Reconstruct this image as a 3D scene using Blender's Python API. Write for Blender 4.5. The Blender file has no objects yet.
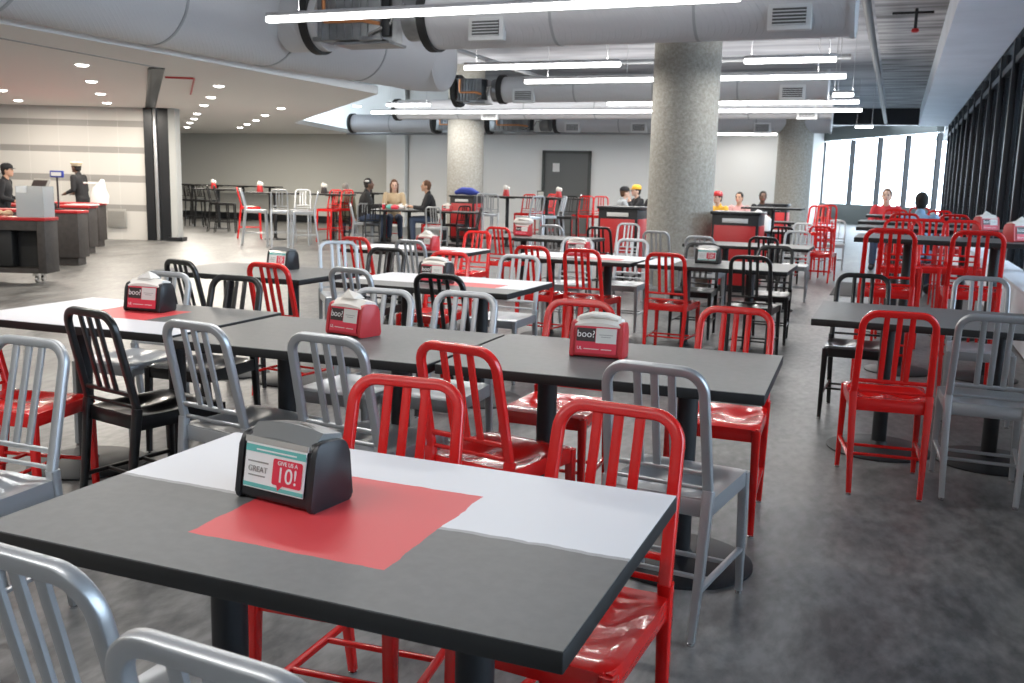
import bpy, bmesh, math, random
from mathutils import Vector, Matrix
random.seed(7)
SC = bpy.context.scene
COL = SC.collection
R = math.radians

# ------------------------------------------------------------------ materials
def mat(name, col, rough=.5, metal=0., coat=0., emit=None, es=0., bump=0., bscale=60., trans=0., var=0., vscale=8., alpha=1.):
    m = bpy.data.materials.new(name); m.use_nodes = True
    nt = m.node_tree; b = nt.nodes['Principled BSDF']
    c4 = (*col, 1)
    b.inputs['Base Color'].default_value = c4
    b.inputs['Roughness'].default_value = rough
    b.inputs['Metallic'].default_value = metal
    b.inputs['Coat Weight'].default_value = coat
    b.inputs['Coat Roughness'].default_value = .08
    b.inputs['Transmission Weight'].default_value = trans
    b.inputs['Alpha'].default_value = alpha
    if emit:
        b.inputs['Emission Color'].default_value = (*emit, 1); b.inputs['Emission Strength'].default_value = es
    tc = nt.nodes.new('ShaderNodeTexCoord')
    if var > 0:
        n = nt.nodes.new('ShaderNodeTexNoise'); n.inputs['Scale'].default_value = vscale; n.inputs['Detail'].default_value = 6
        nt.links.new(tc.outputs['Object'], n.inputs['Vector'])
        r = nt.nodes.new('ShaderNodeValToRGB')
        r.color_ramp.elements[0].position = .3; r.color_ramp.elements[1].position = .7
        r.color_ramp.elements[0].color = (*[v*(1-var) for v in col], 1)
        r.color_ramp.elements[1].color = (*[min(1, v*(1+var)) for v in col], 1)
        nt.links.new(n.outputs['Fac'], r.inputs['Fac']); nt.links.new(r.outputs['Color'], b.inputs['Base Color'])
    if bump > 0:
        n = nt.nodes.new('ShaderNodeTexNoise'); n.inputs['Scale'].default_value = bscale
        nt.links.new(tc.outputs['Object'], n.inputs['Vector'])
        bp = nt.nodes.new('ShaderNodeBump'); bp.inputs['Strength'].default_value = bump; bp.inputs['Distance'].default_value = .01
        nt.links.new(n.outputs['Fac'], bp.inputs['Height']); nt.links.new(bp.outputs['Normal'], b.inputs['Normal'])
    return m

M = {}
M['red'] = mat('red_gloss', (.60, .008, .007), .24, 0, .55)
M['silver'] = mat('brushed_aluminium', (.43, .445, .46), .36, .72, 0, bump=.04, bscale=300)
M['black'] = mat('black_gloss', (.005, .005, .0055), .3, 0, .25)
M['white'] = mat('white_paint', (.72, .71, .69), .7)
M['blackplastic'] = mat('black_plastic', (.012, .012, .014), .38, 0, 0, bump=.05, bscale=400)
M['redplastic'] = mat('red_plastic', (.48, .03, .035), .4)
M['smoke'] = mat('grey_plastic', (.16, .16, .155), .3)
M['clear'] = mat('clear_lens_plastic', (.5, .49, .45), .12, .3)
M['post'] = mat('black_powder_coat', (.007, .008, .010), .5)
M['edge'] = mat('black_table_edge', (.004, .004, .004), .6)
M['glide'] = mat('steel_glide', (.6, .6, .6), .25, 1)
M['duct'] = mat('painted_spiral_duct', (.56, .565, .58), .45, .05)
M['ductband'] = mat('duct_band', (.36, .375, .39), .5, .2)
M['galv'] = mat('galvanised_steel', (.30, .31, .32), .35, .8, var=.25, vscale=5)
M['rubber'] = mat('black_rubber', (.02, .02, .02), .7)
M['copper'] = mat('copper_pipe', (.75, .32, .14), .3, .8)
M['grille'] = mat('grille_white', (.68, .69, .69), .5)
M['grilledark'] = mat('grille_dark', (.10, .10, .10), .6)
M['pipegrey'] = mat('dark_pipe_paint', (.09, .09, .095), .5)
M['asphalt'] = mat('asphalt', (.10, .10, .10), .9, var=.2)
M['led'] = mat('led_diffuser', (1, 1, 1), .5, emit=(1, .985, .96), es=9)
M['ledbody'] = mat('fixture_housing', (.55, .55, .57), .5)
M['down'] = mat('downlight_glow', (1, 1, 1), .5, emit=(1, .96, .9), es=14)
M['paper'] = mat('napkin_paper', (.72, .68, .62), .9)
M['cardwhite'] = mat('card_white', (.72, .71, .69), .4)
M['cardpale'] = mat('card_pale', (.60, .59, .55), .4)
M['cardred'] = mat('card_red', (.62, .03, .06), .4)
M['cardteal'] = mat('card_teal', (.12, .42, .38), .4)
M['cardblack'] = mat('card_black', (.03, .02, .02), .4)
M['cardgrey'] = mat('card_grey', (.28, .27, .25), .5)
M['counter'] = mat('dark_wood_laminate', (.040, .034, .031), .55, var=.25, vscale=14)
M['counterdark'] = mat('counter_recess', (.010, .010, .010), .6)
M['countertop'] = mat('red_counter_top', (.42, .02, .022), .3)
M['pillarwhite'] = mat('pillar_grey_paint', (.36, .37, .36), .7)
M['glass'] = mat('acrylic_clear', (.78, .80, .80), .15, trans=.55)
M['skin'] = mat('skin_medium', (.50, .29, .19), .55); M['skindark'] = mat('skin_dark', (.13, .065, .04), .5)
M['skinlight'] = mat('skin_light', (.62, .40, .30), .55)
for nm, c in dict(hairblack=(.012, .01, .009), hairbrown=(.11, .05, .025), hairgrey=(.22, .20, .18), clothblack=(.014, .014, .016), clothgrey=(.34, .36, .37),
                  clotholive=(.16, .15, .10), clothyellow=(.72, .40, .04), clothred=(.50, .03, .04), clothblue=(.20, .32, .46), cream=(.55, .47, .33),
                  denim=(.05, .07, .12), cloth_tan=(.50, .38, .24), shoe=(.02, .02, .02), eye=(.01, .01, .01), bluebag=(.03, .05, .28), clothpink=(.55, .30, .28)).items():
    M[nm] = mat(nm, c, .85)
M['ceilwhite'] = mat('plaster_ceiling', (.88, .865, .83), .85, bump=.02, bscale=20)
M['wallwhite'] = mat('painted_wall', (.80, .80, .775), .8)
M['walldrab'] = mat('painted_wall_grey', (.55, .55, .51), .8)
M['soffit'] = mat('soffit_paint', (.74, .78, .84), .6, var=.05, vscale=1.5)
M['mullion'] = mat('dark_mullion', (.016, .018, .021), .35, .3)
M['doorgrey'] = mat('door_grey', (.13, .135, .13), .5); M['doorframe'] = mat('door_frame', (.06, .065, .06), .5)
M['sill'] = mat('sill_panel', (.12, .13, .125), .6)
M['binred'] = mat('bin_red', (.50, .018, .02), .35)
M['stone'] = mat('black_worktop', (.02, .022, .025), .3)

def nodes(m): return m.node_tree.nodes, m.node_tree.links, m.node_tree.nodes['Principled BSDF']
def floor_material():
    m = mat('mottled_floor', (.15, .15, .148), .38); N, L, b = nodes(m)
    tc = N.new('ShaderNodeTexCoord'); mp = N.new('ShaderNodeMapping'); mp.inputs['Scale'].default_value = (2.0, 1.0, 1); mp.inputs['Rotation'].default_value = (0, 0, .9)
    L.new(tc.outputs['Object'], mp.inputs['Vector'])
    n1 = N.new('ShaderNodeTexNoise'); n1.inputs['Scale'].default_value = 1.6; n1.inputs['Detail'].default_value = 9; n1.inputs['Roughness'].default_value = .68; n1.inputs['Distortion'].default_value = .6
    n2 = N.new('ShaderNodeTexNoise'); n2.inputs['Scale'].default_value = 11; n2.inputs['Detail'].default_value = 5
    for n in (n1, n2): L.new(mp.outputs['Vector'], n.inputs['Vector'])
    mx = N.new('ShaderNodeMix'); mx.inputs[0].default_value = .35
    L.new(n1.outputs['Fac'], mx.inputs[2]); L.new(n2.outputs['Fac'], mx.inputs[3])
    r = N.new('ShaderNodeValToRGB'); e = r.color_ramp.elements
    e[0].position = .40; e[0].color = (.062, .062, .061, 1); e[1].position = .61; e[1].color = (.20, .197, .19, 1)
    L.new(mx.outputs[0], r.inputs['Fac']); L.new(r.outputs['Color'], b.inputs['Base Color'])
    r2 = N.new('ShaderNodeMapRange'); r2.inputs['To Min'].default_value = .30; r2.inputs['To Max'].default_value = .48
    L.new(n1.outputs['Fac'], r2.inputs['Value']); L.new(r2.outputs['Result'], b.inputs['Roughness'])
    return m
M['floor'] = floor_material()
def deck_material(name, dark, light, sc):
    m = mat(name, light, .8); N, L, b = nodes(m)
    tc = N.new('ShaderNodeTexCoord'); mp = N.new('ShaderNodeMapping'); mp.inputs['Scale'].default_value = sc
    L.new(tc.outputs['Object'], mp.inputs['Vector'])
    n1 = N.new('ShaderNodeTexNoise'); n1.inputs['Scale'].default_value = 1.2; n1.inputs['Detail'].default_value = 7
    L.new(mp.outputs['Vector'], n1.inputs['Vector'])
    r = N.new('ShaderNodeValToRGB'); e = r.color_ramp.elements
    e[0].position = .38; e[0].color = (*dark, 1); e[1].position = .62; e[1].color = (*light, 1)
    L.new(n1.outputs['Fac'], r.inputs['Fac']); L.new(r.outputs['Color'], b.inputs['Base Color'])
    return m
M['deck'] = deck_material('painted_deck', (.28, .29, .32), (.44, .45, .48), (.35, 1.6, 1))
M['deckdark'] = deck_material('raw_concrete_deck', (.17, .17, .175), (.50, .50, .51), (.5, 2.6, 1))
def concrete():
    m = mat('exposed_aggregate_concrete', (.4, .38, .33), .85); N, L, b = nodes(m)
    tc = N.new('ShaderNodeTexCoord'); n1 = N.new('ShaderNodeTexNoise'); n1.inputs['Scale'].default_value = 24; n1.inputs['Detail'].default_value = 7; n1.inputs['Roughness'].default_value = .75
    L.new(tc.outputs['Object'], n1.inputs['Vector'])
    r = N.new('ShaderNodeValToRGB'); e = r.color_ramp.elements
    e[0].position = .36; e[0].color = (.27, .255, .22, 1); e[1].position = .66; e[1].color = (.43, .415, .37, 1)
    L.new(n1.outputs['Fac'], r.inputs['Fac']); L.new(r.outputs['Color'], b.inputs['Base Color'])
    bp = N.new('ShaderNodeBump'); bp.inputs['Strength'].default_value = .6; bp.inputs['Distance'].default_value = .02
    L.new(n1.outputs['Fac'], bp.inputs['Height']); L.new(bp.outputs['Normal'], b.inputs['Normal'])
    return m
M['concrete'] = concrete()
def spiral():
    m = M['duct']; N, L, b = nodes(m)
    tc = N.new('ShaderNodeTexCoord'); w = N.new('ShaderNodeTexWave'); w.wave_type = 'BANDS'; w.bands_direction = 'DIAGONAL'
    w.inputs['Scale'].default_value = 9; w.inputs['Distortion'].default_value = .0
    L.new(tc.outputs['Object'], w.inputs['Vector'])
    rr = N.new('ShaderNodeValToRGB'); rr.color_ramp.elements[0].position = .0; rr.color_ramp.elements[0].color = (1, 1, 1, 1); rr.color_ramp.elements[1].position = .12; rr.color_ramp.elements[1].color = (0, 0, 0, 1)
    L.new(w.outputs['Fac'], rr.inputs['Fac'])
    bp = N.new('ShaderNodeBump'); bp.inputs['Strength'].default_value = .35; bp.inputs['Distance'].default_value = .01
    L.new(rr.outputs['Color'], bp.inputs['Height']); L.new(bp.outputs['Normal'], b.inputs['Normal'])
spiral()

def compare(N, L, a, op, v):
    n = N.new('ShaderNodeMath'); n.operation = op; L.new(a, n.inputs[0])
    if isinstance(v, (int, float)): n.inputs[1].default_value = v
    else: L.new(v, n.inputs[1])
    return n.outputs[0]
def laminate(name, white=None, red=None):
    """grey laminate; white = (x0,x1,y0,y1) rectangles, red = (x0,x1,y0,y1) printed on it"""
    m = mat(name, (.135, .136, .134), .42); N, L, b = nodes(m)
    b.inputs['Specular IOR Level'].default_value = .28
    tc = N.new('ShaderNodeTexCoord'); nz = N.new('ShaderNodeTexNoise'); nz.inputs['Scale'].default_value = 14; nz.inputs['Detail'].default_value = 8
    L.new(tc.outputs['Object'], nz.inputs['Vector'])
    off = compare(N, L, compare(N, L, nz.outputs['Fac'], 'SUBTRACT', .5), 'MULTIPLY', .022)
    sp = N.new('ShaderNodeSeparateXYZ'); L.new(tc.outputs['Object'], sp.inputs[0])
    X = compare(N, L, sp.outputs[0], 'ADD', off); Y = compare(N, L, sp.outputs[1], 'ADD', off)
    fine = N.new('ShaderNodeTexNoise'); fine.inputs['Scale'].default_value = 45; fine.inputs['Detail'].default_value = 4
    L.new(tc.outputs['Object'], fine.inputs['Vector'])
    r = N.new('ShaderNodeValToRGB'); e = r.color_ramp.elements
    e[0].color = (.108, .109, .107, 1); e[1].color = (.122, .123, .120, 1); e[0].position = .35; e[1].position = .65
    L.new(fine.outputs['Fac'], r.inputs['Fac'])
    cur = r.outputs['Color']
    def rect(q, col):
        nonlocal cur
        a = compare(N, L, compare(N, L, X, 'GREATER_THAN', q[0]), 'MULTIPLY', compare(N, L, X, 'LESS_THAN', q[1]))
        c = compare(N, L, compare(N, L, Y, 'GREATER_THAN', q[2]), 'MULTIPLY', compare(N, L, Y, 'LESS_THAN', q[3]))
        f = compare(N, L, a, 'MULTIPLY', c)
        mx = N.new('ShaderNodeMix'); mx.data_type = 'RGBA'; L.new(f, mx.inputs[0]); L.new(cur, mx.inputs[6]); mx.inputs[7].default_value = (*col, 1); cur = mx.outputs[2]
    for w in (white or []):
        rect((w[0], w[1], w[2]-.012, w[3]), (.30, .30, .30)); rect(w, (.66, .66, .68))
    for q in (red or []): rect(q, (.62, .055, .06))
    L.new(cur, b.inputs['Base Color'])
    return m
W = .7
M['lam'] = laminate('grey_laminate')
M['lam_a'] = laminate('laminate_white_back_red_centre', [(-W, W, -.005, W)], [(-.205, .20, -.23, .185)])
M['lam_b'] = laminate('laminate_white_front_red_centre', [(-W, W, -W, -.12), (-W, -.18, -W, W)], [(-.20, .20, -.12, .20)])
M['lam_c'] = laminate('laminate_mostly_white', [(-W, W, -.14, W)], [(.05, .42, -.16, .06)])
M['lam_d'] = laminate('laminate_white_left_end', [(-W, -.35, -W, W)], [])

# ------------------------------------------------------------------ mesh builder
def supel(w, h, n=12, e=.55):
    out = []
    for i in range(n):
        a = 2*math.pi*i/n; c, s = math.cos(a), math.sin(a)
        out.append((w/2*math.copysign(abs(c)**e, c), h/2*math.copysign(abs(s)**e, s)))
    return out
class MB:
    def __init__(s): s.bm = bmesh.new()
    def box(s, c, d, rot=None, bev=0., seg=2):
        g = bmesh.ops.create_cube(s.bm, size=1)['verts']
        for v in g: v.co = Vector((v.co.x*d[0], v.co.y*d[1], v.co.z*d[2]))
        if bev > 0:
            es = list({e for v in g for e in v.link_edges})
            r = bmesh.ops.bevel(s.bm, geom=es, offset=bev, segments=seg, affect='EDGES', profile=.5, clamp_overlap=True)
            g = list({v for f in r['faces'] for v in f.verts} | {v for v in g if v.is_valid})
        if rot is not None:
            for v in g: v.co = rot @ v.co
        for v in g: v.co += Vector(c)
        return s
    def tube(s, path, sec, n=None, up=None, caps=True, closed=False, scales=None):
        """sweep a section (list of (side,normal)) along path; n = fixed reference normal"""
        P = [Vector(p) for p in path]; rings = []
        for i, p in enumerate(P):
            if closed: t = (P[(i+1) % len(P)]-P[i-1])
            elif i == 0: t = P[1]-P[0]
            elif i == len(P)-1: t = P[-1]-P[-2]
            else: t = (P[i+1]-P[i]).normalized()+(P[i]-P[i-1]).normalized()
            t.normalize()
            ref = Vector(n) if n is not None else (Vector((0, 0, 1)) if abs(t.z) < .9 else Vector((0, 1, 0)))
            side = t.cross(ref).normalized(); nn = side.cross(t).normalized()
            k = scales[i] if scales else 1
            rings.append([s.bm.verts.new(p+side*a*k+nn*b*k) for a, b in sec])
        m = len(sec); R_ = len(rings)
        for i in range(R_ if closed else R_-1):
            A, B = rings[i], rings[(i+1) % R_]
            for j in range(m):
                try: s.bm.faces.new((A[j], A[(j+1) % m], B[(j+1) % m], B[j]))
                except ValueError: pass
        if caps and not closed:
            s.bm.faces.new(list(reversed(rings[0]))); s.bm.faces.new(rings[-1])
        return s
    def bar(s, a, b, w, h=None, n=None, e=.55, seg=12, k=None):
        return s.tube([a, b], supel(w, h or w, seg, e), n=n, scales=k)
    def cyl(s, a, b, r0, r1=None, seg=20):
        return s.tube([a, b], [(math.cos(2*math.pi*i/seg)*r0, math.sin(2*math.pi*i/seg)*r0) for i in range(seg)], scales=(1, (r1 if r1 is not None else r0)/r0))
    def lathe(s, prof, c=(0, 0, 0), seg=28):
        c = Vector(c); rings = []
        for r, z in prof:
            rings.append([s.bm.verts.new(c+Vector((r*math.cos(2*math.pi*i/seg), r*math.sin(2*math.pi*i/seg), z))) for i in range(seg)])
        for A, B in zip(rings, rings[1:]):
            for j in range(seg): s.bm.faces.new((A[j], A[(j+1) % seg], B[(j+1) % seg], B[j]))
        s.bm.faces.new(list(reversed(rings[0]))); s.bm.faces.new(rings[-1])
        return s
    def prism(s, poly, axis, a, b, bev=0.):
        """poly of 2D points extruded along axis ('x','y','z') from a to b"""
        def P(u, v, w): return {'x': (w, u, v), 'y': (u, w, v), 'z': (u, v, w)}[axis]
        A = [s.bm.verts.new(P(u, v, a)) for u, v in poly]; B = [s.bm.verts.new(P(u, v, b)) for u, v in poly]
        n = len(poly); fs = [s.bm.faces.new(A), s.bm.faces.new(list(reversed(B)))]
        for j in range(n): s.bm.faces.new((A[j], B[j], B[(j+1) % n], A[(j+1) % n]))
        if bev > 0:
            es = [e for f in fs for e in f.edges]
            bmesh.ops.bevel(s.bm, geom=es, offset=bev, segments=2, affect='EDGES', profile=.5, clamp_overlap=True)
        return s
    def ell(s, c, r, rot=None, u=16, v=10):
        g = bmesh.ops.create_uvsphere(s.bm, u_segments=u, v_segments=v, radius=1)['verts']
        for w in g:
            q = Vector((w.co.x*r[0], w.co.y*r[1], w.co.z*r[2]))
            w.co = (rot @ q if rot else q)+Vector(c)
        return s
    def quad(s, pts):
        s.bm.faces.new([s.bm.verts.new(p) for p in pts]); return s
    def obj(s, name, m, parent=None, loc=(0, 0, 0), rz=0, smooth=True, label=None):
        bmesh.ops.recalc_face_normals(s.bm, faces=s.bm.faces)
        me = bpy.data.meshes.new(name); s.bm.to_mesh(me); s.bm.free()
        me.materials.append(M[m] if isinstance(m, str) else m)
        if smooth:
            for p in me.polygons: p.use_smooth = True
            try: me.set_sharp_from_angle(angle=R(38))
            except Exception: pass
        o = bpy.data.objects.new(name, me); COL.objects.link(o)
        o.location = loc; o.rotation_euler = (0, 0, rz)
        if parent: o.parent = parent
        if label: o['label'] = label
        return o
def tag(o, label=None, cat=None, group=None, kind=None):
    if label: o['label'] = label
    if cat: o['category'] = cat
    if group: o['group'] = group
    if kind: o['kind'] = kind
    return o
def thing(name, label, cat, loc=(0, 0, 0), rz=0, group=None):
    o = bpy.data.objects.new(name, None); COL.objects.link(o)
    o.location = loc; o.rotation_euler = (0, 0, rz); o.empty_display_size = .1
    return tag(o, label, cat, group)
def copy_tree(o, parent=None):
    c = o.copy(); COL.objects.link(c)
    if parent: c.parent = parent
    for ch in list(KIDS.get(o.name, [])): copy_tree(ch, c)
    return c
KIDS = {}
def index(o):
    ks = [x for x in COL.objects if x.parent == o]; KIDS[o.name] = ks
    for k in ks: index(k)
def struct(name, mb, m, **k): return tag(mb.obj(name, m, **k), kind='structure')
def text(s, size, m, parent, loc, rot, name='lettering', ext=.0004, align='CENTER'):
    c = bpy.data.curves.new(name, 'FONT'); c.body = s; c.size = size; c.extrude = ext; c.align_x = align; c.align_y = 'CENTER'
    t = bpy.data.objects.new(name, c); COL.objects.link(t)
    dg = bpy.context.evaluated_depsgraph_get(); me = bpy.data.meshes.new_from_object(t.evaluated_get(dg))
    COL.objects.unlink(t); bpy.data.objects.remove(t); bpy.data.curves.remove(c)
    me.materials.clear(); me.materials.append(M[m])
    o = bpy.data.objects.new(name, me); COL.objects.link(o); o.parent = parent; o.location = loc; o.rotation_euler = rot
    return o
CHAIRS=[
('silver', -1.078, 1.175, -4, 'silver chair in the bottom left corner of the picture, showing its slats'),
('silver', -0.643, 1.056, -4, 'silver chair at the bottom edge of which only the top rail corner shows'),
('red', -1.152, 1.934, 184, 'glossy red chair across the nearest table, close to its black napkin dispenser'),
('red', -0.599, 1.897, 175, 'glossy red chair whose seat shows past the right corner of the nearest table'),
('red', -1.232, 3.012, -11, 'red chair directly behind the nearest table, pushed under the plain grey table, facing away'),
('silver', -0.596, 2.993, -6, 'silver chair facing away at the right plain grey table, seat and legs visible'),
('silver', -1.713, 2.957, -6, 'silver chair facing away in front of the table with the left red napkin dispenser'),
('silver', -2.258, 2.963, -9, 'silver chair facing away, right of the black one, behind the black napkin dispenser'),
('black', -2.799, 3.022, -12, 'black chair facing away from camera at the white-striped table on the left'),
('silver', -2.503, 1.908, 180, 'silver chair cut by the left edge with its seat towards the camera'),
('red', -3.3, 2.8, -80, 'red chair at the left picture edge, turned sideways between the silver and the black chair'),
('silver', -3.623, 3.784, 180, 'silver chair facing camera behind the black napkin dispenser of the white-striped table'),
('black', -3.197, 3.827, 180, 'black chair facing camera on the far side where the left white-striped table ends'),
('black', -4.002, 4.934, -16, 'black chair turned to the left end of the third row grey table'),
('red', -3.513, 5.097, -5, 'red chair in front of the third row grey table at left'),
('red', -0.612, 3.962, 180, 'red chair facing camera at the far right corner of the right grey table'),
('red', -1.287, 3.816, 180, 'red chair facing camera right behind the right red napkin dispenser'),
('silver', -2.257, 3.735, 180, 'silver chair facing camera just right of the left red napkin dispenser'),
('silver', -2.92, 5.111, -10, 'silver chair left of the white table in the third row, facing away'),
('black', -2.355, 5.099, -4, 'black chair facing away in front of the white table with the red printed centre'),
('silver', -1.873, 3.845, 180, 'silver chair facing camera right of the black chair, behind the joint of the grey tables'),
('silver', -2.538, 6.23, 178, 'silver chair facing camera at right end of the third row white table'),
('silver', -4.174, 6.728, 222, 'pale silver chair left of the small red one, beyond the third row'),
('red', -4.507, 7.78, -8, 'red chair at the left end of the white table with the red napkin dispenser'),
('black', -3.625, 6.205, 180, 'black chair facing camera on the far side of the third row white table'),
('silver', -3.928, 7.752, -8, 'silver chair facing away in front of the red dispenser on the fourth row left table'),
('red', -3.061, 6.154, 180, 'red chair facing camera behind the black dispenser of the third row'),
('red', -4.181, 9.157, 176, 'red chair past the right end of the fourth row left table'),
('red', -4.353, 10.764, -6, 'red chair at the left end of the fifth row left table'),
('red', -2.791, 7.776, -6, 'red chair facing away at the left end of the fourth row white table'),
('red', -2.341, 7.72, -4, 'red chair facing away at the middle of the fourth row white table'),
('red', -1.658, 7.751, -2, 'red chair facing away where white and grey fourth row tables meet'),
('black', -1.014, 7.899, -2, 'black chair facing away in front of the fourth row grey table'),
('silver', -4.07, 11.849, -5, 'silver chair beyond the fourth row, between two red chairs and the fifth row'),
('silver', -2.888, 8.718, 180, 'silver chair facing camera hidden behind the pink printed dispenser in row four'),
('black', -3.443, 11.882, -4, 'black chair facing away at the right end of the fifth row left table'),
('silver', -2.399, 8.985, 180, 'silver chair facing camera in front of the red bin left of the big column'),
('silver', -3.479, 12.88, 180, 'bright silver chair right beside the red bin left of the big column'),
('silver', -2.6, 11.42, -4, 'silver chair at the foot of the big column on its left'),
('silver', -2.65, 13.136, 180, 'silver chair at the foot of the big column on its right'),
('silver', -1.938, 10.688, -4, 'silver chair behind the black dispenser of the fourth row grey table'),
('black', -1.678, 8.85, 180, 'black chair facing camera right behind the black dispenser on the grey fourth row table'),
('black', -1.305, 11.081, -4, 'black chair facing away at the fifth row right table'),
('black', -1.007, 8.91, 180, 'black chair facing camera at right corner of the fourth row grey table'),
('silver', -1.145, 12.546, 180, 'silver chair at the far right corner of the fifth row, beside the aisle'),
('red', 0.033, 4.762, 6, 'red chair facing away at the near right table, left of the silver one'),
('silver', 0.458, 4.862, 0, 'silver chair facing away at the right picture edge'),
('black', -0.152, 6.211, 180, 'black chair facing camera on far side of the near right table'),
('silver', 0.551, 6.486, 180, 'silver chair facing camera on far side of the near right table'),
('silver', -10.902, 18.343, -55, 'silver chair seen from the side at the left of the seated people'),
('silver', -11.073, 18.713, 35, 'silver chair facing away in front of the woman in black'),
('black', -10.598, 18.243, 35, 'black chair in front of the table where people eat'),
('red', -9.52, 19.0, 122, 'red chair of the man in the dark jacket'),
('silver', -8.833, 17.849, 10, 'silver chair right of the people eating, near the round red dispenser'),
('black', -9.111, 19.483, 60, 'black chair between red bin and the rear left column'),
('black', -8.188, 18.008, 120, 'black chair at the small table right of the red bin'),
('silver', -1.347, 15.729, 180, 'small silver chair far down the aisle beside red ones'),
('red', -1.307, 19.907, 180, 'red chair furthest down the left side of the aisle'),
('silver', -0.972, 18.061, 180, 'silver chair at the aisle edge near the far windows'),
('red', -0.994, 15.292, -5, 'red chair near the aisle, left of the far silver one'),
('red', -2.035, 15.957, -4, 'red chair behind the red counter right of the big column'),
('black', -1.466, 14.432, -4, 'black chair at a distant table right of the big column'),
('red', -10.75, 19.5, 212, 'red chair under the long-haired person behind the food table'),
('red', -5.5, 19.85, -60, 'red chair under the person in grey shirt and black cap'),
('black', -5.25, 20.8, 130, 'black chair under the person with the yellow cap'),
('black', -5.05, 21.4, 150, 'black chair under the person half hidden by the column'),
('red', -3.2, 19.1, 150, 'red chair under the person in the yellow shirt'),
('silver', -3.0, 20.3, 170, 'silver chair under the person in the pink shirt'),
('black', -2.75, 21.6, 200, 'black chair under the person in black near the third column'),
('silver', -11.05, 18.62, -57, 'silver chair under the woman with the white hair clip'),
('black', -11.85, 19.15, 20, 'black chair under the person in the olive coat'),
('red', -0.15, 18.7, 175, 'red chair under the person in the red shirt'),
('black', 0.3, 13.95, -10, 'black chair under the person in pale blue'),
]
STOOLS=[
('silver', -11.921, 15.907, -58, 'silver bar stool seen from the side at the left of its group'),
('silver', -11.41, 16.005, 35, 'silver bar stool seen square on, middle of the left group'),
('silver', -10.83, 16.02, 122, 'silver bar stool seen from the side at the right of its group'),
('silver', -11.464, 16.836, 205, 'silver bar stool half hidden behind the right one of the left group'),
('red', -13.371, 17.649, -50, 'red bar stool behind the leftmost silver bar stool'),
('red', -11.523, 18.002, 180, 'red bar stool beyond the silver stools, left of the seated people'),
('red', -11.644, 18.63, 170, 'second red bar stool left of the seated people, further right'),
('black', -17.463, 21.111, 0, 'black bar stool at the wall counter, leftmost'),
('black', -18.161, 21.376, 0, 'black bar stool against the pillar at the wall counter'),
('black', -15.663, 19.437, -58, 'black bar stool seen sideways at the end of the wall counter'),
('black', -15.301, 19.255, -58, 'black bar stool seen sideways nearest the silver group'),
('black', -17.944, 21.265, 10, 'black bar stool standing second along the wall counter'),
('silver', -8.061, 18.87, 25, 'silver bar stool left of the thick black table post by the rear column'),
('silver', -8.579, 19.749, 20, 'silver bar stool closest to the rear column'),
('silver', -6.819, 18.002, 60, 'silver bar stool in front of the grey door, left one'),
('silver', -6.656, 18.873, 125, 'silver bar stool in front of the grey door, right one'),
('red', -7.722, 20.088, 180, 'red bar stool hidden behind the high table by the door'),
('red', -7.891, 21.776, 150, 'red bar stool tall against the grey door'),
('red', -6.364, 20.072, 180, 'red bar stool under the small high table, left one'),
('red', -5.981, 20.197, 200, 'red bar stool under the small high table, right one'),
('black', -6.372, 18.975, 180, 'black bar stool beside the post of the small high table'),
('red', -0.015, 7.084, 0, 'red bar stool facing away at the right high table, on its left'),
('red', 0.53, 7.298, 0, 'red bar stool facing away at the right high table, on its right'),
('red', 0.075, 9.315, 180, 'red bar stool facing camera beyond the right high table, left one'),
('red', 0.313, 9.515, 180, 'red bar stool facing camera beyond the right high table, middle one'),
('red', 0.586, 9.513, 180, 'red bar stool facing camera beyond the right high table, right one'),
('red', 0.108, 12.481, 0, 'red bar stool at the second high table, left one'),
('red', 0.659, 12.696, 0, 'red bar stool at the second high table, right one'),
('red', 0.007, 14.529, 180, 'red bar stool behind the second high table, left one'),
('red', 0.595, 14.76, 180, 'red bar stool behind the second high table, right one'),
('red', 0.393, 18.374, 0, 'red bar stool near the person by the windows'),
('red', -1.202, 16.156, 170, 'red bar stool left of the aisle near the third column'),
('red', -1.144, 17.784, 10, 'red bar stool by the aisle, outermost'),
]
CAM_AXES=[[0.927781, 0.372311, 0.024656], [-0.083943, 0.143884, 0.986028], [-0.363561, 0.916887, -0.164746]]

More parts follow.
